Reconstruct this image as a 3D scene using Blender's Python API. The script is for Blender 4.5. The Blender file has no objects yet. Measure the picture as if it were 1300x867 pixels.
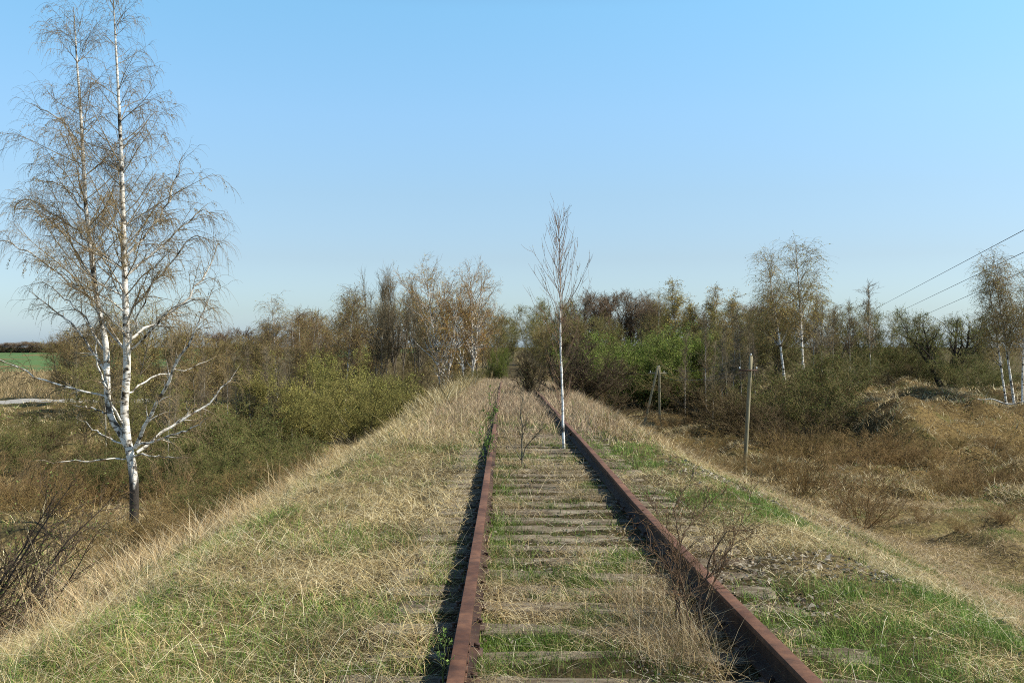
import bpy, math
import numpy as np
from mathutils import Vector
R = math.radians
scene = bpy.context.scene
C = scene.collection

# ------------------------------------------------------------ camera, world, sun
CAMZ = 1.47
F = 1264.0          # focal length in pixels of the 1300 wide photograph
VX, VY = 641.0, 440.0
cam = bpy.data.cameras.new('camera'); cam.lens = 35.0; cam.sensor_width = 36.0
cam.clip_start = 0.05; cam.clip_end = 9000
co = bpy.data.objects.new('camera', cam); C.objects.link(co)
co.location = (0, 0, CAMZ)
co.rotation_euler = (R(90 + 0.295), 0, R(-0.41))
scene.camera = co

SUN_EL, SUN_AZ = R(46), R(96)      # azimuth: from +Y (along the track) towards +X
w = bpy.data.worlds.new('World'); scene.world = w; w.use_nodes = True
nt = w.node_tree; nt.nodes.clear()
sky = nt.nodes.new('ShaderNodeTexSky'); sky.sky_type = 'NISHITA'; sky.sun_disc = False
sky.sun_elevation = SUN_EL; sky.sun_rotation = SUN_AZ
sky.air_density = 1.25; sky.dust_density = 1.0; sky.ozone_density = 1.3; sky.altitude = 0
hs = nt.nodes.new('ShaderNodeMixRGB'); hs.blend_type = 'MULTIPLY'; hs.inputs[0].default_value = 1
tcw = nt.nodes.new('ShaderNodeTexCoord'); sep = nt.nodes.new('ShaderNodeSeparateXYZ'); cr_ = nt.nodes.new('ShaderNodeValToRGB')
nt.links.new(tcw.outputs['Generated'], sep.inputs[0]); nt.links.new(sep.outputs[2], cr_.inputs[0]); nt.links.new(cr_.outputs[0], hs.inputs[2])
while len(cr_.color_ramp.elements) < 8: cr_.color_ramp.elements.new(.5)
for e_, (p_, c_) in zip(cr_.color_ramp.elements, [(.005, (.66, .90, 1.45)), (.035, (.58, .76, 1.10)), (.087, (.57, .67, .87)), (.149, (.62, .735, .865)), (.224, (.68, .865, .985)), (.322, (.68, .995, 1.07)), (.42, (.47, .62, .69)), (.9, (.34, .44, .50))]):
    e_.position = p_; e_.color = (*c_, 1)
bg = nt.nodes.new('ShaderNodeBackground'); bg.inputs[1].default_value = 0.135
out = nt.nodes.new('ShaderNodeOutputWorld')
nt.links.new(sky.outputs[0], hs.inputs[1]); nt.links.new(hs.outputs[0], bg.inputs[0]); nt.links.new(bg.outputs[0], out.inputs[0])
sl = bpy.data.lights.new('sun', 'SUN'); sl.energy = 5.0; sl.angle = R(0.53); sl.color = (1.0, 0.93, 0.79)
so = bpy.data.objects.new('sun', sl); C.objects.link(so)
sv = Vector((math.sin(SUN_AZ) * math.cos(SUN_EL), math.cos(SUN_AZ) * math.cos(SUN_EL), math.sin(SUN_EL)))
so.rotation_euler = sv.to_track_quat('Z', 'Y').to_euler(); so.location = (30, 10, 40)
vs = scene.view_settings; vs.view_transform = 'Standard'; vs.look = 'None'; vs.exposure = 0.56; vs.gamma = 1.0
vs.use_curve_mapping = False
scene.cycles.pixel_filter_type = 'BLACKMAN_HARRIS'; scene.cycles.filter_width = 1.0
scene.cycles.use_denoising = False
scene.cycles.max_bounces = 5; scene.cycles.diffuse_bounces = 2; scene.cycles.transparent_max_bounces = 4
scene.cycles.transmission_bounces = 2; scene.cycles.glossy_bounces = 1
scene.cycles.sample_clamp_indirect = 6

# ------------------------------------------------------------ terrain function
def sstep(a, b, x):
    t = np.clip((np.asarray(x, float) - a) / (b - a), 0, 1); return t * t * (3 - 2 * t)
def vnoise(x, y, s, seed):
    x = np.asarray(x, float) / s + seed * 17.31; y = np.asarray(y, float) / s + seed * 5.77
    xi = np.floor(x).astype(np.int64); yi = np.floor(y).astype(np.int64); fx = x - xi; fy = y - yi
    fx = fx * fx * (3 - 2 * fx); fy = fy * fy * (3 - 2 * fy)
    def h(a, b):
        n = (a * 374761393 + b * 668265263 + seed * 974711) & 0xFFFFFFFF
        n = ((n ^ (n >> 13)) * 1274126177) & 0xFFFFFFFF
        return ((n ^ (n >> 16)) & 0xFFFF) / 65535.0
    return (h(xi, yi) * (1 - fx) + h(xi + 1, yi) * fx) * (1 - fy) + (h(xi, yi + 1) * (1 - fx) + h(xi + 1, yi + 1) * fx) * fy
def fbm(x, y, s, seed):
    return (vnoise(x, y, s, seed) + .5 * vnoise(x, y, s / 2.1, seed + 1) + .25 * vnoise(x, y, s / 4.3, seed + 2)) / 1.75
def railtop(y):
    return np.interp(y, [-30, 4.3, 7, 10.5, 21, 40, 60, 85, 120, 200, 4000],
                     [.1, 0, -.07, -.14, -.22, -.40, -.72, -1.2, -1.6, -2.0, -2.2])
TC = 0.572          # track centre
def smin(a, b, k): return -k * np.logaddexp(-a / k, -b / k)
def drop(x, y):
    x = np.asarray(x, float); y = np.asarray(y, float)
    d0 = CAMZ - railtop(y) + 0.205
    dR = np.interp(y, [-30, 0, 25, 45, 80, 125, 200, 400, 1500], [4.4, 4.6, 5.0, 6.1, 6.6, 5.0, 4.2, 3.0, 1.6])
    wq = sstep(19, 22.6, x + 3.5 * (vnoise(x, y, 5, 4) - .5)) * sstep(47, 56, y + 5 * (vnoise(x, y, 12, 9) - .5)) * (1 - sstep(110, 180, y))
    dR = dR * (1 - wq) + 3.55 * wq
    dR = dR - .15 * np.exp(-((x - 25.5) / 3.5) ** 2 - ((y - 62) / 4) ** 2) - .9 * np.exp(-((x - 24) / 5) ** 2 - ((y - 47) / 3) ** 2) - (fbm(x, y, 3.6, 15) - .5) * 2.6 * sstep(15, 20, x) * sstep(38, 46, y) * (1 - sstep(75, 95, y))
    dL = np.interp(y, [-30, 0, 27, 60, 100, 170, 300, 600, 1500, 4000], [5.0, 5.0, 5.0, 5.6, 5.2, 4.2, 3.1, 1.9, 1.6, 1.6])
    side = x > TC
    sr = np.maximum(0, x - 2.9) * np.interp(y, [0, 18, 34], [.39, .45, .64]); slf = np.maximum(0, -2.4 - x) * np.interp(y, [0, 14, 30], [.47, .50, .62])
    fld = np.where(side, dR, dL); slope = np.where(side, sr, slf)
    # soften the shoulder and add the unevenness
    d = smin(d0 + slope, np.maximum(fld, d0), .35) + .0
    d = np.where(slope <= 0, d0, np.maximum(d, d0))
    off = np.abs(x - TC); n = sstep(1.9, 4.0, off)
    nz = n * ((fbm(x, y, 3.2, 1) - .5) * .45 + (vnoise(x, y, .8, 7) - .5) * .12) + n * sstep(30, 60, y) * (1 - sstep(38, 50, np.abs(x))) * (fbm(x, y, 11, 3) - .5) * 1.2
    nz = nz + sstep(60, 200, y) * sstep(30, 60, np.abs(x)) * (fbm(x, y, 60, 5) - .5) * 1.2
    hm = vnoise(x, y, 1.7, 51) * .6 + vnoise(x, y, .9, 52) * .4
    nz = nz + sstep(7, 12, np.abs(x)) * (1 - sstep(40, 50, np.abs(x))) * sstep(16, 26, y) * (1 - sstep(75, 100, y)) * (sstep(.45, .75, hm) - .3) * .42
    nz = nz + (1 - n) * (vnoise(x, y, .35, 11) - .5) * .05
    # the sand-coloured shoulder lip
    return d - nz
def ground(x, y): return CAMZ - drop(x, y)
def wx(px, d): return (px - VX) * d / F

# ------------------------------------------------------------ mesh helpers
def mesh_np(name, V, faces, col=None, mat=None, smooth=True):
    me = bpy.data.meshes.new(name)
    V = np.asarray(V, np.float32)
    if not isinstance(faces, list): faces = [faces]
    faces = [np.asarray(f, np.int32) for f in faces if len(f)]
    me.vertices.add(len(V)); me.vertices.foreach_set('co', V.ravel())
    nl = sum(f.size for f in faces); npoly = sum(len(f) for f in faces)
    me.loops.add(nl); me.loops.foreach_set('vertex_index', np.concatenate([f.ravel() for f in faces]))
    me.polygons.add(npoly)
    starts = []; o = 0
    for f in faces:
        starts.append(o + np.arange(len(f)) * f.shape[1]); o += f.size
    me.polygons.foreach_set('loop_start', np.concatenate(starts).astype(np.int32))
    if smooth: me.polygons.foreach_set('use_smooth', np.ones(npoly, bool))
    me.update(calc_edges=True)
    if col is not None:
        a = me.color_attributes.new('Col', 'FLOAT_COLOR', 'POINT')
        c = np.ones((len(V), 4), np.float32); c[:, :3] = col
        a.data.foreach_set('color', c.ravel())
    if mat: me.materials.append(mat)
    return me
class Acc:
    def __init__(s): s.V = []; s.F = []; s.C = []; s.n = 0
    def add(s, V, faces, col):
        V = np.asarray(V, float).reshape(-1, 3)
        for f in (faces if isinstance(faces, list) else [faces]):
            if len(f): s.F.append(np.asarray(f) + s.n)
        col = np.asarray(col, float)
        s.C.append(np.broadcast_to(col, (len(V), 3)) if col.ndim == 1 else col.reshape(-1, 3))
        s.V.append(V); s.n += len(V)
    def mesh(s, name, mat, smooth=True):
        q = [f for f in s.F if f.shape[1] == 4]; t = [f for f in s.F if f.shape[1] == 3]
        fs = []
        if q: fs.append(np.concatenate(q))
        if t: fs.append(np.concatenate(t))
        return mesh_np(name, np.concatenate(s.V), fs, np.concatenate(s.C), mat, smooth)
def norm(v): return v / np.maximum(np.linalg.norm(v, axis=-1, keepdims=True), 1e-9)
def tubes(P, Rr, sides=3):
    N, K, _ = P.shape
    T = norm(np.gradient(P, axis=1)); U = np.zeros_like(P)
    ref = np.where(np.abs(T[:, 0, 2:3]) > .8, [[1., 0, 0]], [[0, 0, 1.]])
    u = norm(np.cross(T[:, 0], ref))
    for k in range(K):
        u = norm(u - (u * T[:, k]).sum(-1, keepdims=True) * T[:, k]); U[:, k] = u
    W = np.cross(T, U)
    a = np.arange(sides) * 2 * math.pi / sides
    V = P[:, :, None] + Rr[:, :, None, None] * (np.cos(a)[:, None] * U[:, :, None] + np.sin(a)[:, None] * W[:, :, None])
    idx = np.arange(N * K * sides).reshape(N, K, sides)
    A = idx[:, :-1]; B = idx[:, 1:]
    Fq = np.stack([A, np.roll(A, -1, 2), np.roll(B, -1, 2), B], -1).reshape(-1, 4)
    return V.reshape(-1, 3), Fq, np.repeat(Rr.reshape(-1), sides)
def grow(P0, D0, L, K, up, wig, rng):
    N = len(P0); P = np.zeros((N, K, 3)); P[:, 0] = P0; d = norm(D0)
    up = np.broadcast_to(up, (N,))[:, None]; L = np.broadcast_to(L, (N,))[:, None]
    for k in range(1, K):
        d = norm(d + up * np.array([0, 0, 1.]) / (K - 1) + wig * rng.normal(size=(N, 3)) / math.sqrt(K))
        P[:, k] = P[:, k - 1] + d * L / (K - 1)
    return P
def sample(P, Rr, idx, t):
    K = P.shape[1]; f = np.clip(t, 0, .9999) * (K - 1); i = f.astype(int); a = (f - i)[:, None]
    p = P[idx, i] * (1 - a) + P[idx, i + 1] * a
    return p, norm(P[idx, i + 1] - P[idx, i]), Rr[idx, i] * (1 - a[:, 0]) + Rr[idx, i + 1] * a[:, 0]
def children(P, Rr, n, t0, t1, ang, Lf, K, up, wig, rf, rmin, rng, pw=1.0, flat=0.0):
    ln = np.linalg.norm(np.diff(P, axis=1), axis=2).sum(1)
    idx = rng.choice(len(P), n, p=ln / ln.sum()); t = t0 + (t1 - t0) * rng.random(n) ** pw
    p, T, r = sample(P, Rr, idx, t)
    v = rng.normal(size=(n, 3)); v = norm(v - (v * T).sum(-1, keepdims=True) * T)
    a = rng.uniform(ang[0], ang[1], n)[:, None]
    d = np.cos(a) * T + np.sin(a) * v
    d[:, 2] *= (1 - flat)
    L = Lf(t, idx) * rng.uniform(.65, 1.2, n)
    Q = grow(p, d, L, K, up, wig, rng)
    r0 = np.maximum(r * rf, rmin); s = np.linspace(0, 1, K)
    RR = r0[:, None] * (1 - s) ** .8 + rmin * .5
    return Q, RR, t, idx, L
def leaves(P, n, t0, size, cols, rng, spread=.02, hang=.0, asp=.55):
    idx = rng.integers(0, len(P), n); t = t0 + (1 - t0) * rng.random(n)
    p, T, _ = sample(P, np.ones(P.shape[:2]), idx, t)
    p = p + rng.normal(size=(n, 3)) * spread
    a = norm(rng.normal(size=(n, 3)) * (1 - hang) + np.array([0, 0, -1.]) * hang * 2)
    b = norm(np.cross(a, rng.normal(size=(n, 3))))
    s = size * rng.uniform(.6, 1.4, (n, 1))
    V = np.stack([p - a * s, p + b * s * asp, p + a * s, p - b * s * asp], 1).reshape(-1, 3)
    Fq = np.arange(4 * n).reshape(n, 4)
    cols = np.asarray(cols, float); c = cols[rng.integers(0, len(cols), n)] * rng.uniform(.8, 1.25, (n, 1))
    return V, Fq, np.repeat(c, 4, 0)

# ------------------------------------------------------------ materials
def newmat(name):
    m = bpy.data.materials.new(name); m.use_nodes = True; m.node_tree.nodes.clear(); return m, m.node_tree.nodes, m.node_tree.links
def nd(n, t, **k):
    o = n.new(t)
    for a, b in k.items():
        if a.startswith('i_'):
            key = a[2:]; o.inputs[int(key) if key.isdigit() else key].default_value = b
        else: setattr(o, a, b)
    return o
def ramp(n, stops, interp='LINEAR'):
    r = n.new('ShaderNodeValToRGB'); r.color_ramp.interpolation = interp
    while len(r.color_ramp.elements) < len(stops): r.color_ramp.elements.new(.5)
    for e, (p, c) in zip(r.color_ramp.elements, stops): e.position = p; e.color = (*c, 1) if len(c) == 3 else c
    return r
def veg_mat(name, transl=.25, var=.25, nscale=3.0, rough=.8, spec=.2):
    m, n, l = newmat(name)
    at = nd(n, 'ShaderNodeAttribute', attribute_name='Col')
    oi = n.new('ShaderNodeObjectInfo')
    tc = n.new('ShaderNodeTexCoord')
    no = nd(n, 'ShaderNodeTexNoise', i_Scale=nscale, i_Detail=3.0); l.new(tc.outputs['Object'], no.inputs['Vector'])
    mr = nd(n, 'ShaderNodeMapRange', i_1=.3, i_2=.7, i_3=1 - var, i_4=1 + var); l.new(no.outputs[0], mr.inputs[0])
    m2 = nd(n, 'ShaderNodeMapRange', i_1=0., i_2=1., i_3=.82, i_4=1.18); l.new(oi.outputs['Random'], m2.inputs[0])
    mm = nd(n, 'ShaderNodeMath', operation='MULTIPLY'); l.new(mr.outputs[0], mm.inputs[0]); l.new(m2.outputs[0], mm.inputs[1])
    hv = nd(n, 'ShaderNodeHueSaturation', i_Saturation=1.0); l.new(at.outputs['Color'], hv.inputs['Color']); l.new(mm.outputs[0], hv.inputs['Value'])
    m3 = nd(n, 'ShaderNodeMapRange', i_1=0., i_2=1., i_3=.49, i_4=.51)
    fr = nd(n, 'ShaderNodeMath', operation='MULTIPLY', i_1=7.31); l.new(oi.outputs['Random'], fr.inputs[0])
    f2 = nd(n, 'ShaderNodeMath', operation='FRACT'); l.new(fr.outputs[0], f2.inputs[0]); l.new(f2.outputs[0], m3.inputs[0]); l.new(m3.outputs[0], hv.inputs['Hue'])
    p = nd(n, 'ShaderNodeBsdfPrincipled', i_Roughness=rough); p.inputs['Specular IOR Level'].default_value = spec
    l.new(hv.outputs[0], p.inputs['Base Color'])
    o = n.new('ShaderNodeOutputMaterial')
    if transl > 0:
        tr = n.new('ShaderNodeBsdfTranslucent'); l.new(hv.outputs[0], tr.inputs[0])
        mx = nd(n, 'ShaderNodeMixShader', i_0=transl); l.new(p.outputs[0], mx.inputs[1]); l.new(tr.outputs[0], mx.inputs[2]); l.new(mx.outputs[0], o.inputs[0])
    else: l.new(p.outputs[0], o.inputs[0])
    return m
M_grass = veg_mat('grass_blades', .16, .18, 1.2, .6, .25)
M_leaf = veg_mat('twigs_and_leaves', .15, .3, .9)
M_wood = veg_mat('plain_bark', 0, .35, 9.0, .9)
def birch_mat():
    m, n, l = newmat('birch_bark')
    at = nd(n, 'ShaderNodeAttribute', attribute_name='Col')
    tc = n.new('ShaderNodeTexCoord')
    mp = nd(n, 'ShaderNodeMapping'); mp.inputs['Scale'].default_value = (3, 3, 9); l.new(tc.outputs['Object'], mp.inputs[0])
    n1 = nd(n, 'ShaderNodeTexNoise', i_Scale=1.6, i_Detail=5.0, i_Roughness=.65); l.new(mp.outputs[0], n1.inputs['Vector'])
    r1 = ramp(n, [(.36, (.05, .045, .04)), (.43, (.55, .52, .48)), (.49, (1, 1, 1)), (.75, (.88, .85, .79))]); l.new(n1.outputs[0], r1.inputs[0])
    mp2 = nd(n, 'ShaderNodeMapping'); mp2.inputs['Scale'].default_value = (2.5, 2.5, 2.6); l.new(tc.outputs['Object'], mp2.inputs[0])
    n2 = nd(n, 'ShaderNodeTexNoise', i_Scale=1.5, i_Detail=4.0); l.new(mp2.outputs[0], n2.inputs['Vector'])
    r2 = ramp(n, [(.38, (.10, .09, .08)), (.44, (.75, .72, .68)), (.5, (1, 1, 1))]); l.new(n2.outputs[0], r2.inputs[0])
    mu = nd(n, 'ShaderNodeMixRGB', blend_type='MULTIPLY', i_0=1.); l.new(r1.outputs[0], mu.inputs[1]); l.new(r2.outputs[0], mu.inputs[2])
    sp = n.new('ShaderNodeSeparateColor'); l.new(at.outputs['Color'], sp.inputs[0])
    mr = nd(n, 'ShaderNodeMapRange', i_1=.3, i_2=.6, i_3=0., i_4=1.); l.new(sp.outputs[0], mr.inputs[0])
    wh = nd(n, 'ShaderNodeMixRGB', blend_type='MULTIPLY'); l.new(mr.outputs[0], wh.inputs[0]); l.new(at.outputs['Color'], wh.inputs[1]); l.new(mu.outputs[0], wh.inputs[2])
    p = nd(n, 'ShaderNodeBsdfPrincipled', i_Roughness=.75); p.inputs['Specular IOR Level'].default_value = .25
    l.new(wh.outputs[0], p.inputs['Base Color'])
    bp = nd(n, 'ShaderNodeBump', i_Strength=.4, i_Distance=.02); l.new(n1.outputs[0], bp.inputs['Height']); l.new(bp.outputs[0], p.inputs['Normal'])
    o = n.new('ShaderNodeOutputMaterial'); l.new(p.outputs[0], o.inputs[0]); return m
M_birch = birch_mat()
def noise_mat(name, stops, scale, detail=8, rough=.9, bump=.5, dist=.03, stretch=(1, 1, 1), second=None, spec=.2):
    m, n, l = newmat(name)
    tc = n.new('ShaderNodeTexCoord'); mp = n.new('ShaderNodeMapping'); mp.inputs['Scale'].default_value = stretch
    l.new(tc.outputs['Object'], mp.inputs[0])
    n1 = nd(n, 'ShaderNodeTexNoise', i_Scale=scale, i_Detail=float(detail), i_Roughness=.65); l.new(mp.outputs[0], n1.inputs['Vector'])
    r1 = ramp(n, stops); l.new(n1.outputs[0], r1.inputs[0]); colr = r1.outputs[0]
    if second:
        n2 = nd(n, 'ShaderNodeTexNoise', i_Scale=second[0], i_Detail=4.0); l.new(tc.outputs['Object'], n2.inputs['Vector'])
        r2 = ramp(n, second[1]); l.new(n2.outputs[0], r2.inputs[0])
        mx = nd(n, 'ShaderNodeMixRGB', blend_type='MULTIPLY', i_0=1.); l.new(colr, mx.inputs[1]); l.new(r2.outputs[0], mx.inputs[2]); colr = mx.outputs[0]
    p = nd(n, 'ShaderNodeBsdfPrincipled', i_Roughness=rough); p.inputs['Specular IOR Level'].default_value = spec
    l.new(colr, p.inputs['Base Color'])
    bp = nd(n, 'ShaderNodeBump', i_Strength=bump, i_Distance=dist); l.new(n1.outputs[0], bp.inputs['Height']); l.new(bp.outputs[0], p.inputs['Normal'])
    o = n.new('ShaderNodeOutputMaterial'); l.new(p.outputs[0], o.inputs[0]); return m
M_rust = noise_mat('rusty_steel', [(.3, (.062, .030, .018)), (.5, (.118, .053, .029)), (.7, (.18, .084, .044))], 11, 10, .8, .6, .006,
                   second=(1.7, [(.35, (.55, .48, .45)), (.5, (.95, .95, .95)), (.66, (1.2, 1.25, 1.3))]), spec=.35)
M_rail = M_rust.copy(); M_rail.name = 'rusty_rail_steel'
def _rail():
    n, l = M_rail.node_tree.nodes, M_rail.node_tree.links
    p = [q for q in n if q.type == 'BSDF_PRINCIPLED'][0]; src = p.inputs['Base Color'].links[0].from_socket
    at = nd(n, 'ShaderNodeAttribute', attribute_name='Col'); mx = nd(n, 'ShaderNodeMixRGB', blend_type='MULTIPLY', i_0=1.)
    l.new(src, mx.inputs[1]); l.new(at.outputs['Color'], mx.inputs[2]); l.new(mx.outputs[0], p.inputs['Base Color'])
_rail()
M_tie = noise_mat('weathered_sleeper_wood', [(.30, (.05, .036, .025)), (.42, (.13, .10, .07)), (.56, (.25, .215, .16)), (.72, (.38, .34, .27))], 3.2, 9, .95, 1., .03, (.7, 9, 9),
                  second=(2.2, [(.32, (.55, .5, .45)), (.6, (1., 1., 1.))]))
M_pole = noise_mat('weathered_pole_wood', [(.3, (.13, .11, .07)), (.5, (.25, .22, .14)), (.7, (.33, .29, .19))], 2.5, 7, .9, .6, .02, (6, 6, .4))
M_glassy = noise_mat('white_porcelain', [(.3, (.7, .72, .72)), (.7, (.85, .86, .86))], 4, 2, .2, .0, .001, spec=.6)
M_wire = noise_mat('dull_wire', [(.3, (.05, .05, .05)), (.7, (.10, .10, .10))], 4, 2, .6, .0, .001)
M_iron = noise_mat('dark_iron', [(.3, (.04, .025, .02)), (.7, (.10, .055, .04))], 12, 5, .7, .3, .003)
M_road = noise_mat('dusty_road', [(.3, (.22, .21, .2)), (.7, (.34, .33, .31))], 1.5, 6, .95, .2, .02)
M_field = noise_mat('young_green_crop', [(.3, (.055, .10, .03)), (.5, (.07, .13, .035)), (.7, (.09, .15, .045))], .05, 8, .9, .2, .05)
def ground_mat():
    m, n, l = newmat('dry_grass_ground')
    tc = n.new('ShaderNodeTexCoord')
    a = nd(n, 'ShaderNodeTexNoise', i_Scale=9., i_Detail=10., i_Roughness=.75); l.new(tc.outputs['Object'], a.inputs['Vector'])
    ra = ramp(n, [(.28, (.02, .015, .009)), (.42, (.085, .062, .030)), (.56, (.21, .16, .070)), (.74, (.38, .30, .14))]); l.new(a.outputs[0], ra.inputs[0])
    b = nd(n, 'ShaderNodeTexNoise', i_Scale=.35, i_Detail=7., i_Roughness=.65); l.new(tc.outputs['Object'], b.inputs['Vector'])
    rb = ramp(n, [(.54, (0, 0, 0)), (.72, (.7, .7, .7))]); l.new(b.outputs[0], rb.inputs[0])
    c = nd(n, 'ShaderNodeTexNoise', i_Scale=14., i_Detail=8.); l.new(tc.outputs['Object'], c.inputs['Vector'])
    rc = ramp(n, [(.3, (.03, .045, .012)), (.6, (.10, .14, .035))]); l.new(c.outputs[0], rc.inputs[0])
    mx = n.new('ShaderNodeMixRGB'); l.new(rb.outputs[0], mx.inputs[0]); l.new(ra.outputs[0], mx.inputs[1]); l.new(rc.outputs[0], mx.inputs[2])
    at = nd(n, 'ShaderNodeAttribute', attribute_name='Col')
    my = n.new('ShaderNodeMixRGB'); my.blend_type = 'MULTIPLY'; my.inputs[0].default_value = 1
    l.new(mx.outputs[0], my.inputs[1]); l.new(at.outputs['Color'], my.inputs[2])
    p = nd(n, 'ShaderNodeBsdfPrincipled', i_Roughness=.95); p.inputs['Specular IOR Level'].default_value = .1
    l.new(my.outputs[0], p.inputs['Base Color'])
    bp = nd(n, 'ShaderNodeBump', i_Strength=.9, i_Distance=.08); l.new(a.outputs[0], bp.inputs['Height']); l.new(bp.outputs[0], p.inputs['Normal'])
    o = n.new('ShaderNodeOutputMaterial'); l.new(p.outputs[0], o.inputs[0]); return m
M_ground = ground_mat()

# ------------------------------------------------------------ object helpers
def link(name, me, parent=None, loc=None):
    o = bpy.data.objects.new(name, me); C.objects.link(o)
    if parent is not None: o.parent = parent
    if loc is not None: o.location = loc
    return o
def tag(o, label=None, cat=None, group=None, kind=None):
    if label: o['label'] = label
    if cat: o['category'] = cat
    if group: o['group'] = group
    if kind: o['kind'] = kind
    return o
ONES = ['', 'first', 'second', 'third', 'fourth', 'fifth', 'sixth', 'seventh', 'eighth', 'ninth', 'tenth', 'eleventh', 'twelfth',
        'thirteenth', 'fourteenth', 'fifteenth', 'sixteenth', 'seventeenth', 'eighteenth', 'nineteenth']
TENS = {2: 'twent', 3: 'thirt', 4: 'fort', 5: 'fift', 6: 'sixt'}
def ordinal(n):
    if n < 20: return ONES[n]
    t, u = divmod(n, 10)
    return TENS[t] + 'ieth' if u == 0 else TENS[t] + 'y-' + ONES[u]

# ------------------------------------------------------------ ground, field, road
def nonuni(parts):
    return np.unique(np.round(np.concatenate([np.arange(a, b, s) for a, b, s in parts]), 4))
gx = nonuni([(-3000, -600, 200), (-600, -120, 30), (-120, -40, 1.6), (-40, -14, .8), (-14, -5, .25), (-5, 6, .1), (6, 16, .25), (16, 45, .45), (45, 120, 4), (120, 600, 30), (600, 3001, 200)])
gy = nonuni([(-40, 2, 3), (2, 22, .16), (22, 50, .4), (50, 110, .9), (110, 220, 4), (220, 800, 25), (800, 4001, 200)])
X, Y = np.meshgrid(gx, gy); Z = ground(X, Y)
nx, ny = len(gx), len(gy); idx = np.arange(nx * ny).reshape(ny, nx)
Fq = np.stack([idx[:-1, :-1], idx[:-1, 1:], idx[1:, 1:], idx[1:, :-1]], -1).reshape(-1, 4)
col = np.ones((nx * ny, 3)); off = np.abs(X - TC).ravel()
dk = 1 - .62 * (1 - sstep(1.3, 2.2, off)); col *= dk[:, None]      # darker old ballast soil under the track
val = (sstep(6, 10, X) * sstep(30, 42, Y) * (1 - sstep(120, 200, Y))).ravel()
col *= (1 - .5 * val * sstep(.3, .62, fbm(X, Y, 4, 81)).ravel())[:, None] * (1 - val[:, None] * np.array([.12, .2, .3]))
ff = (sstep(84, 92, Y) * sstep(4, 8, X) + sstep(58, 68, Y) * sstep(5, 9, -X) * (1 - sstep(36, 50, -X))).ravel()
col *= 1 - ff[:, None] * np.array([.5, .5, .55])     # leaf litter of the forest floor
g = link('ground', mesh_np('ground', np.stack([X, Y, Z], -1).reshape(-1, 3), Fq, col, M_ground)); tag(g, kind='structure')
def sheet(name, xs, ys, mat, dz):
    X, Y = np.meshgrid(xs, ys) if np.ndim(xs) == 1 else (xs, ys)
    ny, nx = X.shape; idx = np.arange(nx * ny).reshape(ny, nx)
    Fq = np.stack([idx[:-1, :-1], idx[:-1, 1:], idx[1:, 1:], idx[1:, :-1]], -1).reshape(-1, 4)
    return tag(link(name, mesh_np(name, np.stack([X, Y, ground(X, Y) + dz], -1).reshape(-1, 3), Fq, None, mat)), kind='structure')
sheet('field', np.linspace(-1200, -52, 60), np.concatenate([np.linspace(168, 400, 40), np.linspace(420, 1500, 30)]), M_field, .07)
tt = np.linspace(0, 1, 120)[:, None]; ww = np.linspace(-2.0, 2.0, 5)[None, :]
RX = -110 + 76 * tt + 0 * ww; RY = 74 + 22 * tt + 3 * np.sin(tt * 3) + ww
sheet('road', RX, RY, M_road, .05)

# ------------------------------------------------------------ sleepers and rails
def sleeper_mesh(seed):
    rng = np.random.default_rng(seed); L, W, H = 2.75 + rng.uniform(-.08, .08), rng.uniform(.22, .26), .15
    nu, nv = 70, 14
    prof = []      # ring around the beam: 14 points
    for k in range(nv):
        a = k / nv
        prof.append(a)
    u = np.linspace(-L / 2, L / 2, nu)
    # ring corner positions with rounded edges
    ring = np.array([(-.5, -.5), (-.5, .1), (-.49, .38), (-.43, .48), (-.28, .5), (-.1, .5), (.05, .5), (.2, .5), (.35, .5), (.45, .47), (.49, .36), (.5, .1), (.5, -.5), (0, -.5)])
    V = np.zeros((nu, nv, 3)); V[:, :, 0] = u[:, None]; V[:, :, 1] = ring[None, :, 0] * W; V[:, :, 2] = ring[None, :, 1] * H
    top = (ring[:, 1] > .3)
    split = rng.random((nv,)) * .022
    V[:, :, 2] -= top[None] * (split[None] * (vnoise(u[:, None] * 1.0, np.arange(nv)[None] * 3., .35, seed) > .42))
    V[:, :, 2] -= top[None] * .02 * vnoise(u[:, None], np.arange(nv)[None] * .7, .3, seed + 3)
    V[:, :, 1] += .014 * (vnoise(u[:, None], np.arange(nv)[None] * .3, .4, seed + 5) - .5) * 2
    e = np.clip((np.abs(u) - L / 2 + .12) / .12, 0, 1)[:, None]
    V[:, :, 2] -= top[None] * e * .03 * rng.random((1, nv)); V[:, :, 1] *= 1 - .1 * e
    idx = np.arange(nu * nv).reshape(nu, nv)
    Fq = np.stack([idx[:-1], np.roll(idx[:-1], -1, 1), np.roll(idx[1:], -1, 1), idx[1:]], -1).reshape(-1, 4)
    # end caps
    Vl = V.reshape(-1, 3); c0 = Vl[idx[0]].mean(0); c1 = Vl[idx[-1]].mean(0); Vl = np.vstack([Vl, c0, c1]); a, b = len(Vl) - 2, len(Vl) - 1
    t1 = np.stack([np.full(nv, a), np.roll(idx[0], -1), idx[0]], -1); t2 = np.stack([np.full(nv, b), idx[-1], np.roll(idx[-1], -1)], -1)
    return mesh_np('sleeper', Vl, [Fq, np.vstack([t1, t2])], None, M_tie, smooth=False)
sl_meshes = [sleeper_mesh(40 + i) for i in range(6)]
rng = np.random.default_rng(5)
tie_y = 4.35 + .545 * np.arange(46)
looks = ['grey split wooden sleeper', 'brown weathered wooden sleeper', 'cracked grey wooden sleeper with worn edges', 'half-buried old wooden sleeper', 'pale dry wooden sleeper', 'dark rotting wooden sleeper']
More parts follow.
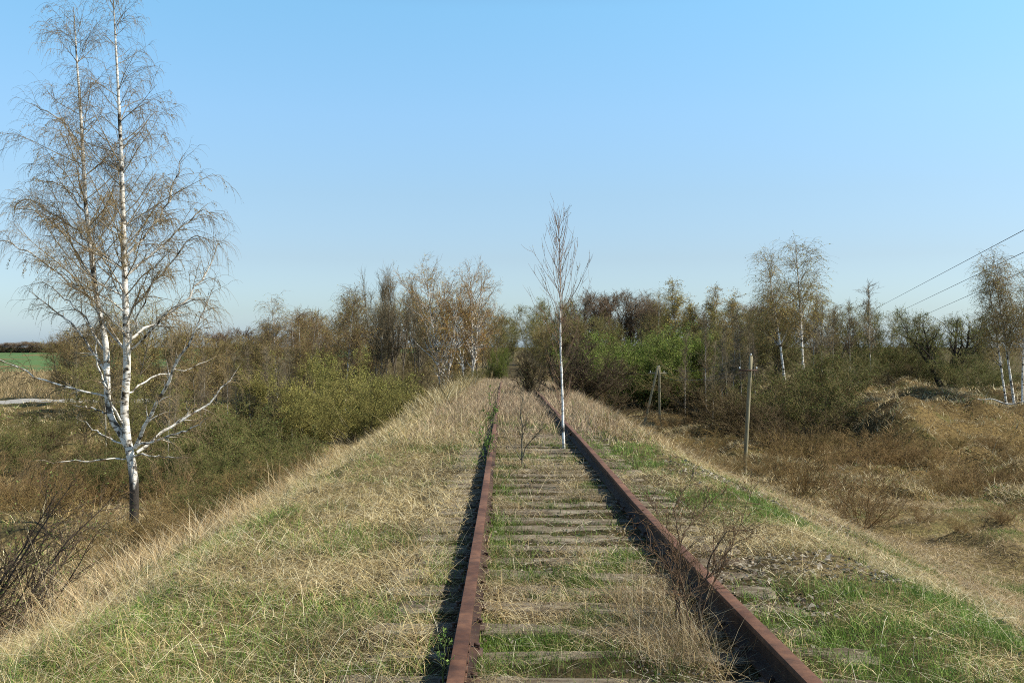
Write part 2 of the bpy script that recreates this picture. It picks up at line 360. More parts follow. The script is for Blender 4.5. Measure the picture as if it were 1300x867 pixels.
for i, y in enumerate(tie_y):
    o = link('sleeper', sl_meshes[i % 6] if i < 6 else sl_meshes[rng.integers(0, 6)])
    yy = y + rng.uniform(-.04, .04)
    o.location = (TC + rng.uniform(-.05, .07), yy, railtop(yy) - .160 - .075 - rng.uniform(0, .012)); o.rotation_euler = (rng.uniform(-.03, .03), rng.uniform(-.008, .008), rng.uniform(-.025, .025))
    tag(o, 'old wooden sleeper between the rails, %s counted from the near end' % ordinal(i + 1), 'sleeper', 'sleepers under the rusty rails')
prof = np.array([(-.036, 0), (-.0375, -.006), (-.0375, -.03), (-.032, -.038), (-.010, -.048), (-.0085, -.09), (-.010, -.128), (-.03, -.142), (-.072, -.150), (-.073, -.162),
                 (.073, -.162), (.072, -.150), (.03, -.142), (.010, -.128), (.0085, -.09), (.010, -.048), (.032, -.038), (.0375, -.030), (.0375, -.006), (.036, 0), (.018, .0025), (-.018, .0025)])
def rail(name, xc, seed):
    ys = nonuni([(1.0, 30, .25), (30, 66, .6)]); n, k = len(ys), len(prof)
    wob = .03 * (vnoise(ys, ys * 0, 5, seed) - .5)
    V = np.zeros((n, k, 3)); V[:, :, 0] = xc + prof[None, :, 0] + wob[:, None]; V[:, :, 1] = ys[:, None]; V[:, :, 2] = prof[None, :, 1] + railtop(ys)[:, None]
    idx = np.arange(n * k).reshape(n, k)
    Fq = np.stack([idx[:-1], np.roll(idx[:-1], -1, 1), np.roll(idx[1:], -1, 1), idx[1:]], -1).reshape(-1, 4)
    cc = np.where(prof[:, 1] > -.032, 1., .42)[None, :, None] * np.ones((n, 1, 3)) * (.8 + .35 * vnoise(ys, ys * 0, .6, seed + 2))[:, None, None]  # web and foot darker: rust grime, plus the flank's shade put into the colour
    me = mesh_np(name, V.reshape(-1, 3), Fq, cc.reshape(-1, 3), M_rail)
    me.set_sharp_from_angle(angle=R(35))
    return link(name, me)
def boxmesh(name, items, mat, bev=.0):
    V = []; Fl = []
    for (cx, cy, cz, sx, sy, sz) in items:
        b = len(V)
        for dz in (-1, 1):
            for dx, dy in ((-1, -1), (1, -1), (1, 1), (-1, 1)): V.append((cx + dx * sx / 2, cy + dy * sy / 2, cz + dz * sz / 2))
        Fl += [(b, b + 3, b + 2, b + 1), (b + 4, b + 5, b + 6, b + 7), (b, b + 1, b + 5, b + 4), (b + 1, b + 2, b + 6, b + 5), (b + 2, b + 3, b + 7, b + 6), (b + 3, b, b + 4, b + 7)]
    return mesh_np(name, V, np.array(Fl), None, mat, smooth=False)
GAUGE = 1.595
XL, XR = TC - GAUGE / 2, TC + GAUGE / 2
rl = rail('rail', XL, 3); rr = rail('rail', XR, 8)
tag(rl, 'rusty steel rail running straight ahead, on the side of the tall twin birch', 'rail', 'two rusty rails of the track')
tag(rr, 'rusty steel rail beside the white sapling and the thorny shrub', 'rail', 'two rusty rails of the track')
def hexbolt(cx, cy, cz, sx):
    a = np.arange(6) * math.pi / 3; V = []
    for k in (0, 1): V += [(cx + sx * .012 * k, cy + .016 * math.cos(t), cz + .016 * math.sin(t)) for t in a]
    fq = [(i, (i + 1) % 6, 6 + (i + 1) % 6, 6 + i) for i in range(6)]
    tr = [(6, 6 + i, 6 + i + 1) for i in range(1, 5)]
    return mesh_np('bolt', V, [np.array(fq), np.array(tr)], None, M_iron, smooth=False)
for ro, xc in ((rl, XL), (rr, XR)):
    for jy in ((5.1, 17.6) if ro is rl else (8.2, 20.7)):
        for sx in (-1, 1):
            z = float(railtop(jy))
            f = link('fishplate', boxmesh('fishplate', [(xc + sx * .019, jy, z - .094, .018, .62, .075), (xc + sx * .03, jy, z - .118, .02, .62, .02)], M_rust), ro)
            for q in (-.23, -.09, .09, .23): link('bolt', hexbolt(xc + sx * .028, jy + q, z - .085, sx), f)
    for y in tie_y[:14]:
        z = float(railtop(y)) - .163
        p = link('tie_plate', boxmesh('tie_plate', [(xc, y, z - .004, .21, .13, .014)], M_iron), ro)
        for sx, sy in ((-1, -.04), (1, .04)):
            link('spike', boxmesh('spike', [(xc + sx * .079, y + sy, z + .012, .018, .018, .03), (xc + sx * .073, y + sy, z + .029, .034, .024, .012)], M_iron), p)

# ------------------------------------------------------------ plants
def tubecol(r, bark, twig, r0=.012, r1=.03):
    a = sstep(r0, r1, r)[:, None]; return np.asarray(twig) * (1 - a) + np.asarray(bark) * a
PROF = {'cone': lambda t: (1 - t) ** .8 + .08, 'round': lambda t: np.sqrt(np.maximum(0, 1 - (2 * t - .9) ** 2 * .8)) * .9 + .1,
        'vase': lambda t: .35 + .65 * t * (1.25 - t) * 2.4, 'flat': lambda t: .8 + 0 * t}
STRAWTW = (.17, .12, .08)
def tree_meshes(seed, H=10., stems=1, lean=.06, sep=.0, r0=.10, bend=.05, t0=.25, n1=45, a1=(.55, .95), L1=.30, prof='cone', up1=.5, wig1=.25,
                n2=300, a2=(.4, .9), L2=.13, up2=-.2, n3=900, a3=(.3, 1.), L3=.07, up3=-.6, rt=.006, leaf=0, leaf_s=.04, leafc=((.2, .15, .05),), spread=.05, hang=0.,
                bark=(.2, .16, .12), twig=STRAWTW, mat=None, tint=None, limbrf=.5, whiteR=(.012, .03), taper=.8, dk=1.):
    rng = np.random.default_rng(seed); mat = mat or M_wood
    twig = np.array(twig) * (.72, .69, .58) * dk; leafc = np.array(leafc) * (.82, .82, .66) * dk; bark = np.array(bark) * (1. if mat is not None and mat is not M_wood else .8)
    K = 14; base = rng.normal(size=(stems, 3)) * sep * np.array([1, 1, 0])
    az = rng.uniform(0, 6.28) + np.arange(stems) * 6.283 / max(stems, 1) + rng.normal(size=stems) * .4
    ln = lean * rng.uniform(.5, 1.4, stems)
    D = np.stack([np.cos(az) * np.sin(ln), np.sin(az) * np.sin(ln), np.cos(ln)], -1)
    Ls = H * rng.uniform(.8, 1., stems); Ls[0] = H
    P = grow(base, D, Ls, K, .15, bend, rng); s = np.linspace(0, 1, K)
    Rs = (r0 * rng.uniform(.65, 1., stems))[:, None] * ((1 - s) ** taper * .93 + .07)[None]; Rs[:, 0] *= 1.25
    tr = Acc(); cr = Acc()
    V, Fq, r = tubes(P, Rs, 7); tr.add(V, Fq, tubecol(r, bark, twig, *whiteR))
    A, AR, t, i, L = children(P, Rs, n1, t0, .98, a1, lambda t, i: L1 * Ls[i] * PROF[prof]((t - t0) / (1 - t0)), 8, up1, wig1, limbrf, rt * 1.6, rng)
    V, Fq, r = tubes(A, AR, 4); tr.add(V, Fq, tubecol(r, bark, twig, *whiteR))
    B, BR, *_ = children(A, AR, n2, .15, 1, a2, lambda t, i: L2 * H * (1.2 - .6 * t), 5, up2, .35, .6, rt * 1.2, rng)
    V, Fq, r = tubes(B, BR, 3); cr.add(V, Fq, tubecol(r, bark, twig, *whiteR))
    Cc = None
    if n3:
        Cc, CR, *_ = children(np.concatenate([B]), BR, n3, .1, 1, a3, lambda t, i: L3 * H + 0 * t, 4, up3, .35, .7, rt, rng)
        V, Fq, r = tubes(Cc, CR, 3); cr.add(V, Fq, tubecol(r * 0, bark, twig))
    if leaf:
        Q = Cc if Cc is not None else B
        V, Fq, c = leaves(Q, leaf, .1, leaf_s, leafc, rng, spread, hang); cr.add(V, Fq, c)
    return tr.mesh('trunk', mat), cr.mesh('crown', M_leaf)

BW = (.78, .75, .70)
GREYTW = (.30, .25, .19); OLTW = (.28, .24, .12)
ochre = ((.42, .27, .09), (.46, .32, .13), (.30, .20, .08), (.36, .32, .11))
budg = ((.34, .32, .09), (.28, .29, .09), (.40, .34, .14))
wil = ((.30, .29, .09), (.34, .31, .11), (.24, .24, .08), (.31, .27, .10))
fresh = ((.17, .25, .05), (.23, .30, .07), (.13, .19, .04), (.26, .30, .09))
deepg = ((.13, .17, .05), (.17, .20, .06), (.10, .13, .045), (.20, .20, .07))
rusty = ((.38, .22, .07), (.32, .19, .07), (.44, .28, .10))
KIND = {}
def kind(name, parts, H, *variants):
    KIND[name] = (parts, H, [tree_meshes(**v) for v in variants])
T_ = ('trunk', 'crown'); S_ = ('branchwork', 'foliage')
def V3(n, s0, **k): return [dict(seed=s0 + i, **k) for i in range(n)]
kind('birch', T_, 10., *V3(3, 100, lean=.05, r0=.10, n1=60, L1=.25, up1=.8, wig1=.2, n2=380, L2=.12, up2=-.2, n3=1700, L3=.085, up3=-1.5, rt=.0045, leaf=3600, leaf_s=.034, leafc=budg + ochre, hang=.5,
                             bark=BW, twig=(.32, .24, .16), mat=M_birch, spread=.03, limbrf=.38))
kind('airy_birch', T_, 10., *V3(3, 115, lean=.04, r0=.12, dk=1.2, n1=50, t0=.30, L1=.27, up1=.9, wig1=.2, n2=400, L2=.12, up2=-.2, n3=1500, L3=.09, up3=-1.5, rt=.0042, leaf=4000, leaf_s=.034, leafc=budg + ochre[:2], hang=.5,
                             bark=BW, twig=(.33, .26, .14), mat=M_birch, spread=.03, limbrf=.34))
kind('yellow_birch', T_, 10., *V3(2, 127, lean=.04, r0=.12, n1=60, t0=.2, L1=.20, up1=1.0, wig1=.2, n2=380, L2=.10, up2=.1, n3=1500, L3=.07, up3=-.6, rt=.006, leaf=6500, leaf_s=.05, leafc=((.48, .38, .12), (.42, .36, .10), (.50, .36, .14)), hang=.3,
                             bark=BW, twig=(.36, .28, .14), mat=M_birch, spread=.06, limbrf=.5))
kind('birch_pair', T_, 10., *V3(2, 110, stems=3, lean=.16, sep=.25, r0=.09, n1=90, L1=.2, up1=.7, wig1=.2, n2=460, L2=.11, up2=-.2, n3=1900, L3=.085, up3=-1.5, rt=.0045, leaf=3800, leaf_s=.034, leafc=budg + ochre, hang=.5,
                             bark=BW, twig=(.33, .24, .15), mat=M_birch, spread=.03, limbrf=.38))
kind('orange_birch', T_, 10., *V3(2, 120, dk=1.35, stems=3, lean=.20, sep=.35, r0=.13, n1=95, L1=.42, a1=(.6, 1.05), prof='round', up1=.7, wig1=.2, n2=520, L2=.13, up2=.1, n3=2000, up3=-.3, rt=.006, leaf=10500, leaf_s=.032, leafc=((.42, .28, .10), (.38, .29, .11), (.34, .25, .09), (.36, .33, .12)), t0=.14,
                             bark=BW, twig=(.36, .23, .11), mat=M_birch, spread=.08, limbrf=.6, whiteR=(.015, .03)))
kind('bare_tree', T_, 10., *V3(3, 130, stems=3, lean=.14, sep=.4, r0=.10, n1=60, L1=.30, a1=(.25, .55), prof='cone', up1=.6, wig1=.2, n2=560, L2=.13, a2=(.25, .6), up2=.4, n3=1600, L3=.07, up3=.4, rt=.006, bark=(.22, .19, .15), twig=GREYTW))
kind('slim_tree', T_, 10., *V3(3, 140, lean=.04, r0=.065, n1=50, L1=.16, a1=(.3, .6), up1=.6, n2=260, L2=.07, n3=500, L3=.05, up3=.2, rt=.006, bark=(.52, .49, .43), twig=GREYTW, t0=.3, whiteR=(.02, .04)))
kind('brown_tree', T_, 10., *V3(3, 150, stems=3, lean=.22, sep=.35, r0=.10, n1=110, t0=.12, L1=.30, prof='round', up1=.5, n2=800, L2=.12, up2=.2, n3=2400, L3=.07, up3=.2, rt=.008, leaf=3400, leaf_s=.05, leafc=rusty[:1] + ochre + budg + budg, spread=.1, bark=(.24, .20, .15), twig=(.34, .27, .15)))
kind('purple_tree', T_, 10., *V3(3, 160, stems=2, lean=.12, sep=.2, r0=.14, n1=90, t0=.2, L1=.34, prof='round', up1=.5, n2=900, L2=.13, up2=.2, n3=3000, L3=.07, up3=.1, rt=.011, leaf=1800, leaf_s=.06, leafc=((.27, .17, .11), (.22, .15, .11)), spread=.1, bark=(.2, .17, .14), twig=(.27, .20, .155)))
kind('olive_tree', T_, 10., *V3(3, 170, stems=3, lean=.25, sep=.35, r0=.09, n1=110, t0=.10, L1=.32, prof='round', up1=.4, n2=800, L2=.12, up2=.2, n3=2200, L3=.06, up3=.1, rt=.008, leaf=8000, leaf_s=.055, leafc=deepg + wil, spread=.12, bark=(.2, .17, .12), twig=OLTW))
kind('willow_bush', S_, 4., *V3(3, 180, H=4., stems=18, lean=.80, sep=.22, r0=.045, n1=200, t0=.16, L1=.30, prof='flat', up1=.6, n2=1000, L2=.15, up2=.4, n3=3200, L3=.09, up3=.3, rt=.0045, leaf=24000, leaf_s=.024, leafc=wil, dk=1.15, spread=.05, bark=(.16, .14, .09), twig=(.27, .25, .09)))
kind('fresh_bush', S_, 4., *V3(2, 190, H=4., stems=14, lean=.9, sep=.3, r0=.05, n1=170, t0=.10, L1=.38, prof='flat', up1=.6, n2=900, L2=.16, up2=.4, n3=2600, L3=.09, up3=.2, rt=.006, leaf=36000, leaf_s=.027, leafc=fresh, dk=1.1, spread=.08, bark=(.15, .13, .09), twig=(.2, .22, .08)))
kind('green_bush', S_, 4., *V3(3, 200, H=4., stems=16, lean=.95, sep=.35, r0=.04, n1=190, t0=.10, L1=.36, prof='flat', up1=.6, n2=900, L2=.16, up2=.3, n3=2800, L3=.09, up3=.2, rt=.005, leaf=9500, leaf_s=.036, leafc=tuple(tuple(.85 * q for q in c_) for c_ in deepg), spread=.08, bark=(.16, .14, .10), twig=(.24, .21, .10)))
kind('brown_shrub', S_, 2., *V3(4, 210, H=2., stems=14, lean=.75, sep=.10, r0=.016, n1=120, t0=.08, L1=.42, prof='flat', up1=.6, n2=620, L2=.2, up2=.4, n3=1500, L3=.11, up3=.3, rt=.0025, dk=1.25, leaf=1200, leaf_s=.012, leafc=((.32, .23, .09), (.26, .23, .08)), spread=.02, bark=(.15, .11, .08), twig=(.27, .19, .10)))
kind('low_thicket', S_, 2., *V3(3, 220, H=2., stems=26, lean=1.1, sep=.55, r0=.014, n1=240, t0=.05, L1=.45, prof='flat', up1=.6, n2=1100, L2=.22, up2=.3, n3=2400, L3=.12, up3=.2, rt=.0035, dk=1.1, leaf=3200, leaf_s=.016, leafc=((.32, .23, .09), (.26, .23, .08)), spread=.04, bark=(.17, .12, .08), twig=(.28, .20, .10)))
kind('dark_willow', T_, 8., dict(seed=230, H=8., stems=7, lean=.62, sep=.25, r0=.24, bend=.25, t0=.25, n1=80, L1=.28, prof='round', up1=.5, wig1=.5, n2=600, L2=.13, up2=.2, n3=1800, L3=.07, up3=.2, rt=.006, leaf=6000, leaf_s=.05, leafc=budg + deepg, spread=.1, bark=(.055, .045, .035), twig=(.13, .12, .06)))
kind('dark_shrub', S_, 3., *V3(2, 240, H=3., stems=14, lean=.9, sep=.25, r0=.045, bend=.3, n1=150, t0=.1, L1=.34, prof='flat', up1=.4, wig1=.5, n2=800, L2=.15, up2=.1, n3=2200, L3=.09, up3=0., rt=.0045, leaf=1200, leaf_s=.02, leafc=((.20, .14, .07), (.22, .22, .07)), spread=.03, bark=(.09, .07, .05), twig=(.16, .12, .07)))
kind('dark_bush', S_, 3., *V3(2, 260, H=3., stems=16, lean=.8, sep=.2, r0=.045, bend=.3, n1=190, t0=.1, L1=.34, prof='flat', up1=.4, wig1=.5, n2=1200, L2=.15, up2=.1, n3=4200, L3=.09, up3=0., rt=.0055, leaf=3500, leaf_s=.03, leafc=((.10, .08, .04), (.12, .14, .05)), spread=.04, bark=(.06, .05, .04), twig=(.11, .085, .06)))

REG = []
rngP = np.random.default_rng(99)
def put(k, px, d, ytop=None, H=None, v=None, name='tree', desc=None, group=None, cat='tree', ws=1., tilt=0., rz=None, sink=.08, label=None, ex=None):
    parts, H0, vars_ = KIND[k]
    v = rngP.integers(0, len(vars_)) if v is None else v
    rz = rngP.uniform(0, 6.28) if rz is None else rz
    x = wx(px, d); z = float(ground(x, d))
    if H is None: H = CAMZ + (VY - ytop) * d / F - z
    e = bpy.data.objects.new(name, None); C.objects.link(e); e.empty_display_size = .3
    e.location = (x, d, z - sink); s = H / H0
    # tilt is about the view axis: the whole plant leans to one side
    from mathutils import Matrix, Euler
    e.rotation_euler = (Matrix.Rotation(tilt, 3, 'Y') @ Matrix.Rotation(rz, 3, 'Z')).to_euler()
    e.scale = (s * ws, s * ws, s)
    for pn, me in zip(parts, vars_[v]): link(pn, me, e)
    tag(e, label, cat, group)
    if label is None: REG.append((e, desc, group, px))
    return e
def finish_labels():
    gs = {}
    for r in REG: gs.setdefault(r[2], []).append(r)
    for gname, rs in gs.items():
        for side in (-1, 1):
            q = sorted([r for r in rs if (r[3] - VX) * side > 0 or (side == 1 and r[3] == VX)], key=lambda r: abs(r[3] - VX))
            for i, r in enumerate(q):
                r[0]['label'] = '%s, %s' % (r[1], 'nearest the railway' if i == 0 else ('farthest from the railway' if i == len(q) - 1 else ordinal(i + 1) + ' out from the railway'))

# --- woods on the side of the tall birch
G = 'trees'
for px, yt, d, k, ds in ((352, 377, 92, 'birch', 'grey-brown birch over the pole thicket'), (382, 392, 88, 'birch_pair', 'grey-brown birch over the pole thicket'), (408, 400, 94, 'birch', 'grey-brown birch over the pole thicket')):
    put(k, px, d, yt, name='birch_tree', desc=ds, group='grey-brown birches above the pole thicket', cat='birch', ws=1.25)
put('birch', 438, 84, 364, v=1, name='birch_tree', label='white-stemmed birch with orange buds, between pole thicket and tall bare trees', cat='birch', ws=1.2)
for px, yt, d in ((487, 354, 86), (508, 350, 88), (526, 358, 86)):
    put('bare_tree', px, d, yt, name='bare_tree', desc='tall grey leafless tree behind the yellow-green willow bush', group='tall grey leafless trees behind the willow bush', ws=.8)
put('orange_birch', 562, 78, 352, v=0, name='birch_tree', label='broad many-stemmed birch with white limbs and orange buds, slimmer crown', cat='birch', ws=.95, group='orange-budded birches beside the embankment')
put('orange_birch', 597, 80, 350, v=1, name='birch_tree', label='broad white-limbed birch with orange buds, the one closer to the rails', cat='birch', ws=.95, group='orange-budded birches beside the embankment')
for px, yt, d, k in ((620, 398, 120, 'brown_tree'), (610, 390, 105, 'brown_tree'), (634, 405, 150, 'olive_tree'), (645, 409, 200, 'olive_tree'), (652, 412, 260, 'olive_tree')):
    put(k, px, d, yt, name='tree', desc='budding %s tree in the row beside the far track' % ('brown' if k == 'brown_tree' else 'low yellow-green' if px > 650 else 'yellowish' if px > 640 else 'olive'), group='budding trees lining the far track', ws=1.1)
put('fresh_bush', 634, 92, 440, name='leafy_tree', label='small bright green leafy tree at the end of the grassy shoulder', cat='tree', ws=.5)
for px, yt, d in ((455, 385, 98), (425, 392, 104), (532, 385, 98), (475, 384, 100), (585, 395, 108), (395, 412, 98)):
    put('brown_tree', px, d, yt, name='brown_tree', desc='rust-brown budding tree in the wood behind the willow bushes', group='rust-brown budding trees behind the willow bushes', ws=1.2)
for px, yt, d in ((332, 432, 52), (343, 438, 50), (362, 428, 54), (372, 440, 50), (320, 434, 50), (398, 430, 76), (303, 442, 50), (352, 446, 51)):
    put('slim_tree', px, d, yt, name='slim_tree', desc='thin pale pole-like young tree in the thicket', group='pole-like young trees beside the willow bushes', ws=.9)
for px, yt, d in ((310, 432, 90), (340, 424, 96), (280, 432, 88), (250, 420, 80), (215, 425, 84), (365, 440, 84), (415, 440, 84), (185, 420, 78), (150, 400, 74), (120, 415, 80), (95, 418, 90), (82, 430, 100)):
    put('brown_tree', px, d, yt, name='brown_tree', desc='bushy brown tree in the wood behind the tall twin birch', group='bushy brown trees behind the tall birch', ws=1.35)
for px, yt, d in ((320, 425, 120), (295, 424, 125), (268, 428, 120), (345, 420, 130), (390, 410, 130)):
    put('purple_tree', px, d, yt, name='tree', desc='distant purplish bare tree on the skyline', group='distant bare trees behind the brown wood', ws=1.2)
for px, yt, d, v in ((388, 455, 52, 0), (438, 452, 62, 1)):
    put('willow_bush', px, d, yt - 6, v=v, name='willow_bush', desc='rounded grey-green willow bush beside the biggest yellow-green one', group='smaller willow bushes', cat='bush', ws=1.0)
put('willow_bush', 460, 46, 466, v=2, name='willow_bush', label='biggest rounded yellow-green willow bush below the embankment', cat='bush', ws=1.12)
for px, yt, d in ((500, 460, 70), (528, 452, 74), (548, 462, 66), (575, 470, 72), (515, 478, 60), (415, 470, 68)):
    put('dark_shrub', px, d, yt, name='shrub', desc='dark bare shrub under the orange-budded birches', group='dark shrubs under the birches', cat='shrub', ws=1.15)
for px, yt, d in ((590, 468, 64), (606, 466, 78), (622, 462, 92)):
    put('green_bush', px, d, yt, name='bush', desc='greenish bush at the edge of the grassy shoulder', group='greenish bushes along the shoulder', cat='bush', ws=.9)
for px, yt, d, k in ((328, 530, 43, 'green_bush'), (368, 548, 38, 'green_bush'), (295, 512, 44, 'green_bush'), (200, 535, 40, 'green_bush'), (178, 568, 34, 'green_bush'), (345, 498, 52, 'green_bush'), (272, 572, 33, 'green_bush'), (262, 540, 36, 'green_bush'), (315, 575, 31, 'green_bush'), (240, 500, 50, 'green_bush')):
    put(k, px, d, yt, name='green_bush', desc='low olive-green bush between the birch and the willow bushes', group='low olive-green bushes below the embankment', cat='bush', ws=1.3)
for px, yt, d, k in ((205, 480, 48, 'olive_tree'), (110, 470, 52, 'olive_tree'), (160, 500, 44, 'olive_tree'), (60, 520, 50, 'green_bush'), (20, 540, 40, 'green_bush'), (85, 565, 36, 'green_bush'), (130, 575, 34, 'green_bush')):
    put(k, px, d, yt, name='bush', desc='olive-brown bushy growth behind the tall twin birch trunk', group='bushy growth behind the tall birch', cat='bush', ws=1.25)
for px, yt, d in ((137, 400, 40), (214, 420, 38), (221, 470, 42), (152, 440, 46), (290, 440, 62), (262, 440, 60), (256, 450, 56), (100, 425, 66)):
    put('slim_tree', px, d, yt, name='slim_birch', desc='slender white young birch stem behind the tall twin birch', group='slender birch stems behind the tall birch', cat='birch', ws=.8)
for px, yt, d in ((435, 585, 26), (480, 560, 32), (520, 540, 40), (400, 610, 23)):
    put('low_thicket', px, d, yt, name='shrub', desc='brownish low twiggy shrub at the embankment foot', group='twiggy shrubs along the embankment foot', cat='shrub', ws=1.1)
for px, yt, d in ((232, 622, 23), (285, 640, 20), (185, 640, 23)):
    put('low_thicket', px, d, yt, name='bramble', desc='reddish-brown bramble clump at the foot of the tall birch', group='bramble clumps round the tall birch', cat='bramble', ws=1.1)
for px, yt, d, k in ((512, 522, 50, 'low_thicket'), (486, 538, 45, 'low_thicket'), (455, 556, 40, 'low_thicket'), (425, 566, 36, 'brown_shrub'), (400, 574, 33, 'low_thicket'),
                     (372, 572, 31, 'green_bush'), (345, 584, 29, 'low_thicket'), (310, 590, 29, 'green_bush'), (275, 600, 27, 'green_bush'), (240, 590, 30, 'brown_shrub')):
    put(k, px, d, yt, name='bush', desc='low %s bush hugging the embankment foot' % ('olive' if k == 'green_bush' else 'brown twiggy'), group='low bushes hugging the embankment foot', cat='bush', ws=1.35)
for px, yt, d, k in ((20, 575, 32, 'brown_shrub'), (55, 590, 30, 'low_thicket'), (100, 560, 36, 'dark_shrub'), (130, 590, 33, 'brown_shrub'), (45, 540, 44, 'dark_shrub'), (150, 545, 40, 'brown_shrub'), (30, 610, 30, 'low_thicket')):
    put(k, px, d, yt, name='bush', desc='brown bare shrub between the budding shrub and the tall birch', group='brown shrubs near the tall birch', cat='shrub', ws=1.3)
# --- centre
put('dark_bush', 671, 42, 443, v=0, name='dark_bush', label='compact dark bush standing in the middle of the far track', cat='bush', ws=.62)
put('dark_bush', 737, 45, 436, v=1, name='bare_bush', label='big dark leafless bush on the shoulder behind the white sapling', cat='bush', ws=1.25)
put('dark_shrub', 768, 50, 468, v=0, name='bare_bush', label='smaller dark leafless bush sprawling down the embankment slope', cat='bush', ws=1.2)
# --- far wood on the other side
for px, yt, d, k in ((677, 392, 190, 'olive_tree'), (696, 388, 200, 'olive_tree'), (716, 386, 195, 'olive_tree'), (735, 384, 205, 'purple_tree'), (758, 380, 200, 'purple_tree'), (780, 380, 210, 'purple_tree'), (800, 382, 205, 'purple_tree'), (820, 384, 200, 'purple_tree'), (838, 384, 190, 'purple_tree')):
    put(k, px, d, yt, name='wood_tree', desc='rounded dense tree of the dark far wood', group='rounded trees of the far wood', ws=1.1)
for px, yt, d, k in ((686, 412, 150, 'olive_tree'), (705, 415, 140, 'brown_tree'), (730, 410, 140, 'purple_tree'), (752, 408, 135, 'olive_tree'), (775, 412, 140, 'olive_tree')):
    put(k, px, d, yt, name='wood_tree', desc='lower olive-brown tree in front of the dark far wood', group='lower trees in front of the far wood', ws=1.25)
for px, yt, d in ((808, 416, 99), (836, 412, 100), (866, 422, 98)):
    put('fresh_bush', px, d, yt, name='leafy_tree', desc='bright fresh-green spreading leafy tree at the wood edge', group='bright green leafy trees at the wood edge', ws=1.1)
put('green_bush', 795, 108, 424, name='leafy_tree', label='grey-green rounded tree between the far wood and bright green trees', cat='tree', ws=1.1)
put('green_bush', 880, 94, 440, name='leafy_tree', label='dull olive rounded bush just below the bright green trees', cat='bush', ws=1.2)
for px, yt, d, k in ((835, 372, 130, 'airy_birch'), (853, 360, 122, 'yellow_birch'), (878, 380, 118, 'yellow_birch'), (910, 368, 118, 'yellow_birch'), (930, 373, 120, 'yellow_birch')):
    put(k, px, d, yt, name='birch_tree', desc='yellowish budding birch rising above the wood', group='yellowish birches above the wood', cat='birch', ws=1.15)
for px, yt, d, k in ((895, 402, 120, 'brown_tree'), (920, 400, 112, 'olive_tree'), (945, 396, 108, 'brown_tree'), (965, 402, 104, 'olive_tree'), (900, 425, 98, 'olive_tree'), (935, 425, 92, 'brown_tree'), (885, 400, 160, 'purple_tree'), (955, 395, 150, 'purple_tree'), (985, 398, 140, 'purple_tree')):
    put(k, px, d, yt, name='wood_tree', desc='dull brown-green tree in the wood behind the leaning pole', group='dull trees behind the poles', ws=1.2)
for px, yt, d in ((897, 395, 84), (870, 420, 88), (917, 400, 80), (930, 385, 82), (943, 395, 78), (905, 430, 76), (952, 388, 86), (925, 420, 74), (960, 420, 76)):
    put('slim_tree', px, d, yt, name='slim_tree', desc='thin pale-stemmed bare tree near the single pole', group='thin pale-stemmed trees near the poles', ws=.9)
e = put('airy_birch', 1022, 80, 310, v=0, name='birch_tree', label='tall white birch leaning gently, highest on the valley side', cat='birch', ws=1.3, tilt=-.10)
put('airy_birch', 998, 79, 322, v=2, name='birch_tree', label='thinner leaning white birch close beside the tallest valley birch', cat='birch', ws=1.2, tilt=-.16)
for px, yt, d, k in ((985, 400, 92, 'olive_tree'), (1010, 405, 96, 'brown_tree'), (1040, 396, 98, 'brown_tree'), (1068, 394, 100, 'olive_tree'), (1092, 395, 105, 'olive_tree'), (1125, 402, 105, 'olive_tree'), (1150, 408, 110, 'olive_tree'), (1180, 405, 105, 'olive_tree'), (1245, 408, 115, 'olive_tree')):
    put(k, px, d, yt, name='wood_tree', desc='bushy olive-brown tree of the wood beyond the valley', group='bushy trees beyond the valley', ws=1.25)
for px, yt, d in ((1045, 378, 88), (1058, 385, 92), (1080, 380, 95), (1108, 356, 90), (1033, 365, 92)):
    put('slim_tree' if px != 1108 else 'slim_tree', px, d, yt, name='bare_tree', desc='tall thin grey leafless tree beside the tallest valley birch', group='thin leafless trees beyond the valley', ws=1.3)
for px, yt, d in ((1050, 438, 70), (1000, 462, 72), (1085, 452, 76), (1030, 470, 62)):
    put('green_bush', px, d, yt, name='bush', desc='grey-green round bush under the tallest valley birch', group='grey-green bushes under the valley birches', cat='bush', ws=1.2)
for px, yt, d, k in ((1140, 420, 92, 'green_bush'), (1165, 440, 88, 'green_bush'), (1180, 428, 95, 'dark_shrub'), (1130, 455, 84, 'dark_shrub'), (1245, 440, 80, 'green_bush'), (1255, 455, 74, 'green_bush')):
    put(k, px, d, yt, name='bush', desc='dark round bush beside the black-trunked spreading willow', group='dark bushes round the spreading willow', cat='bush', ws=1.15)
put('dark_willow', 1208, 84, 390, name='willow_tree', label='spreading willow with several black crooked trunks on the bank', cat='willow', ws=1.05)
for px, yt, d, v, tl, lb in ((1291, 322, 60, 1, -.09, 'white birch leaning over the bank, tallest of the three by the fallen log'), (1281, 338, 61, 2, -.15, 'white birch leaning most steeply among the three by the fallen log'), (1300, 345, 59, 0, -.03, 'white birch standing straightest of the three by the fallen log')):
    put('airy_birch', px, d, yt, v=v, name='birch_tree', label=lb, cat='birch', ws=.95, tilt=tl, group='three birches by the fallen log')
for px, yt, d in ((960, 470, 74), (985, 478, 66), (905, 470, 82), (880, 462, 94), (930, 480, 70), (1000, 500, 58)):
    put('dark_shrub', px, d, yt, name='shrub', desc='dark bare shrub in the valley behind the single pole', group='dark valley shrubs behind the pole', cat='shrub', ws=1.2)
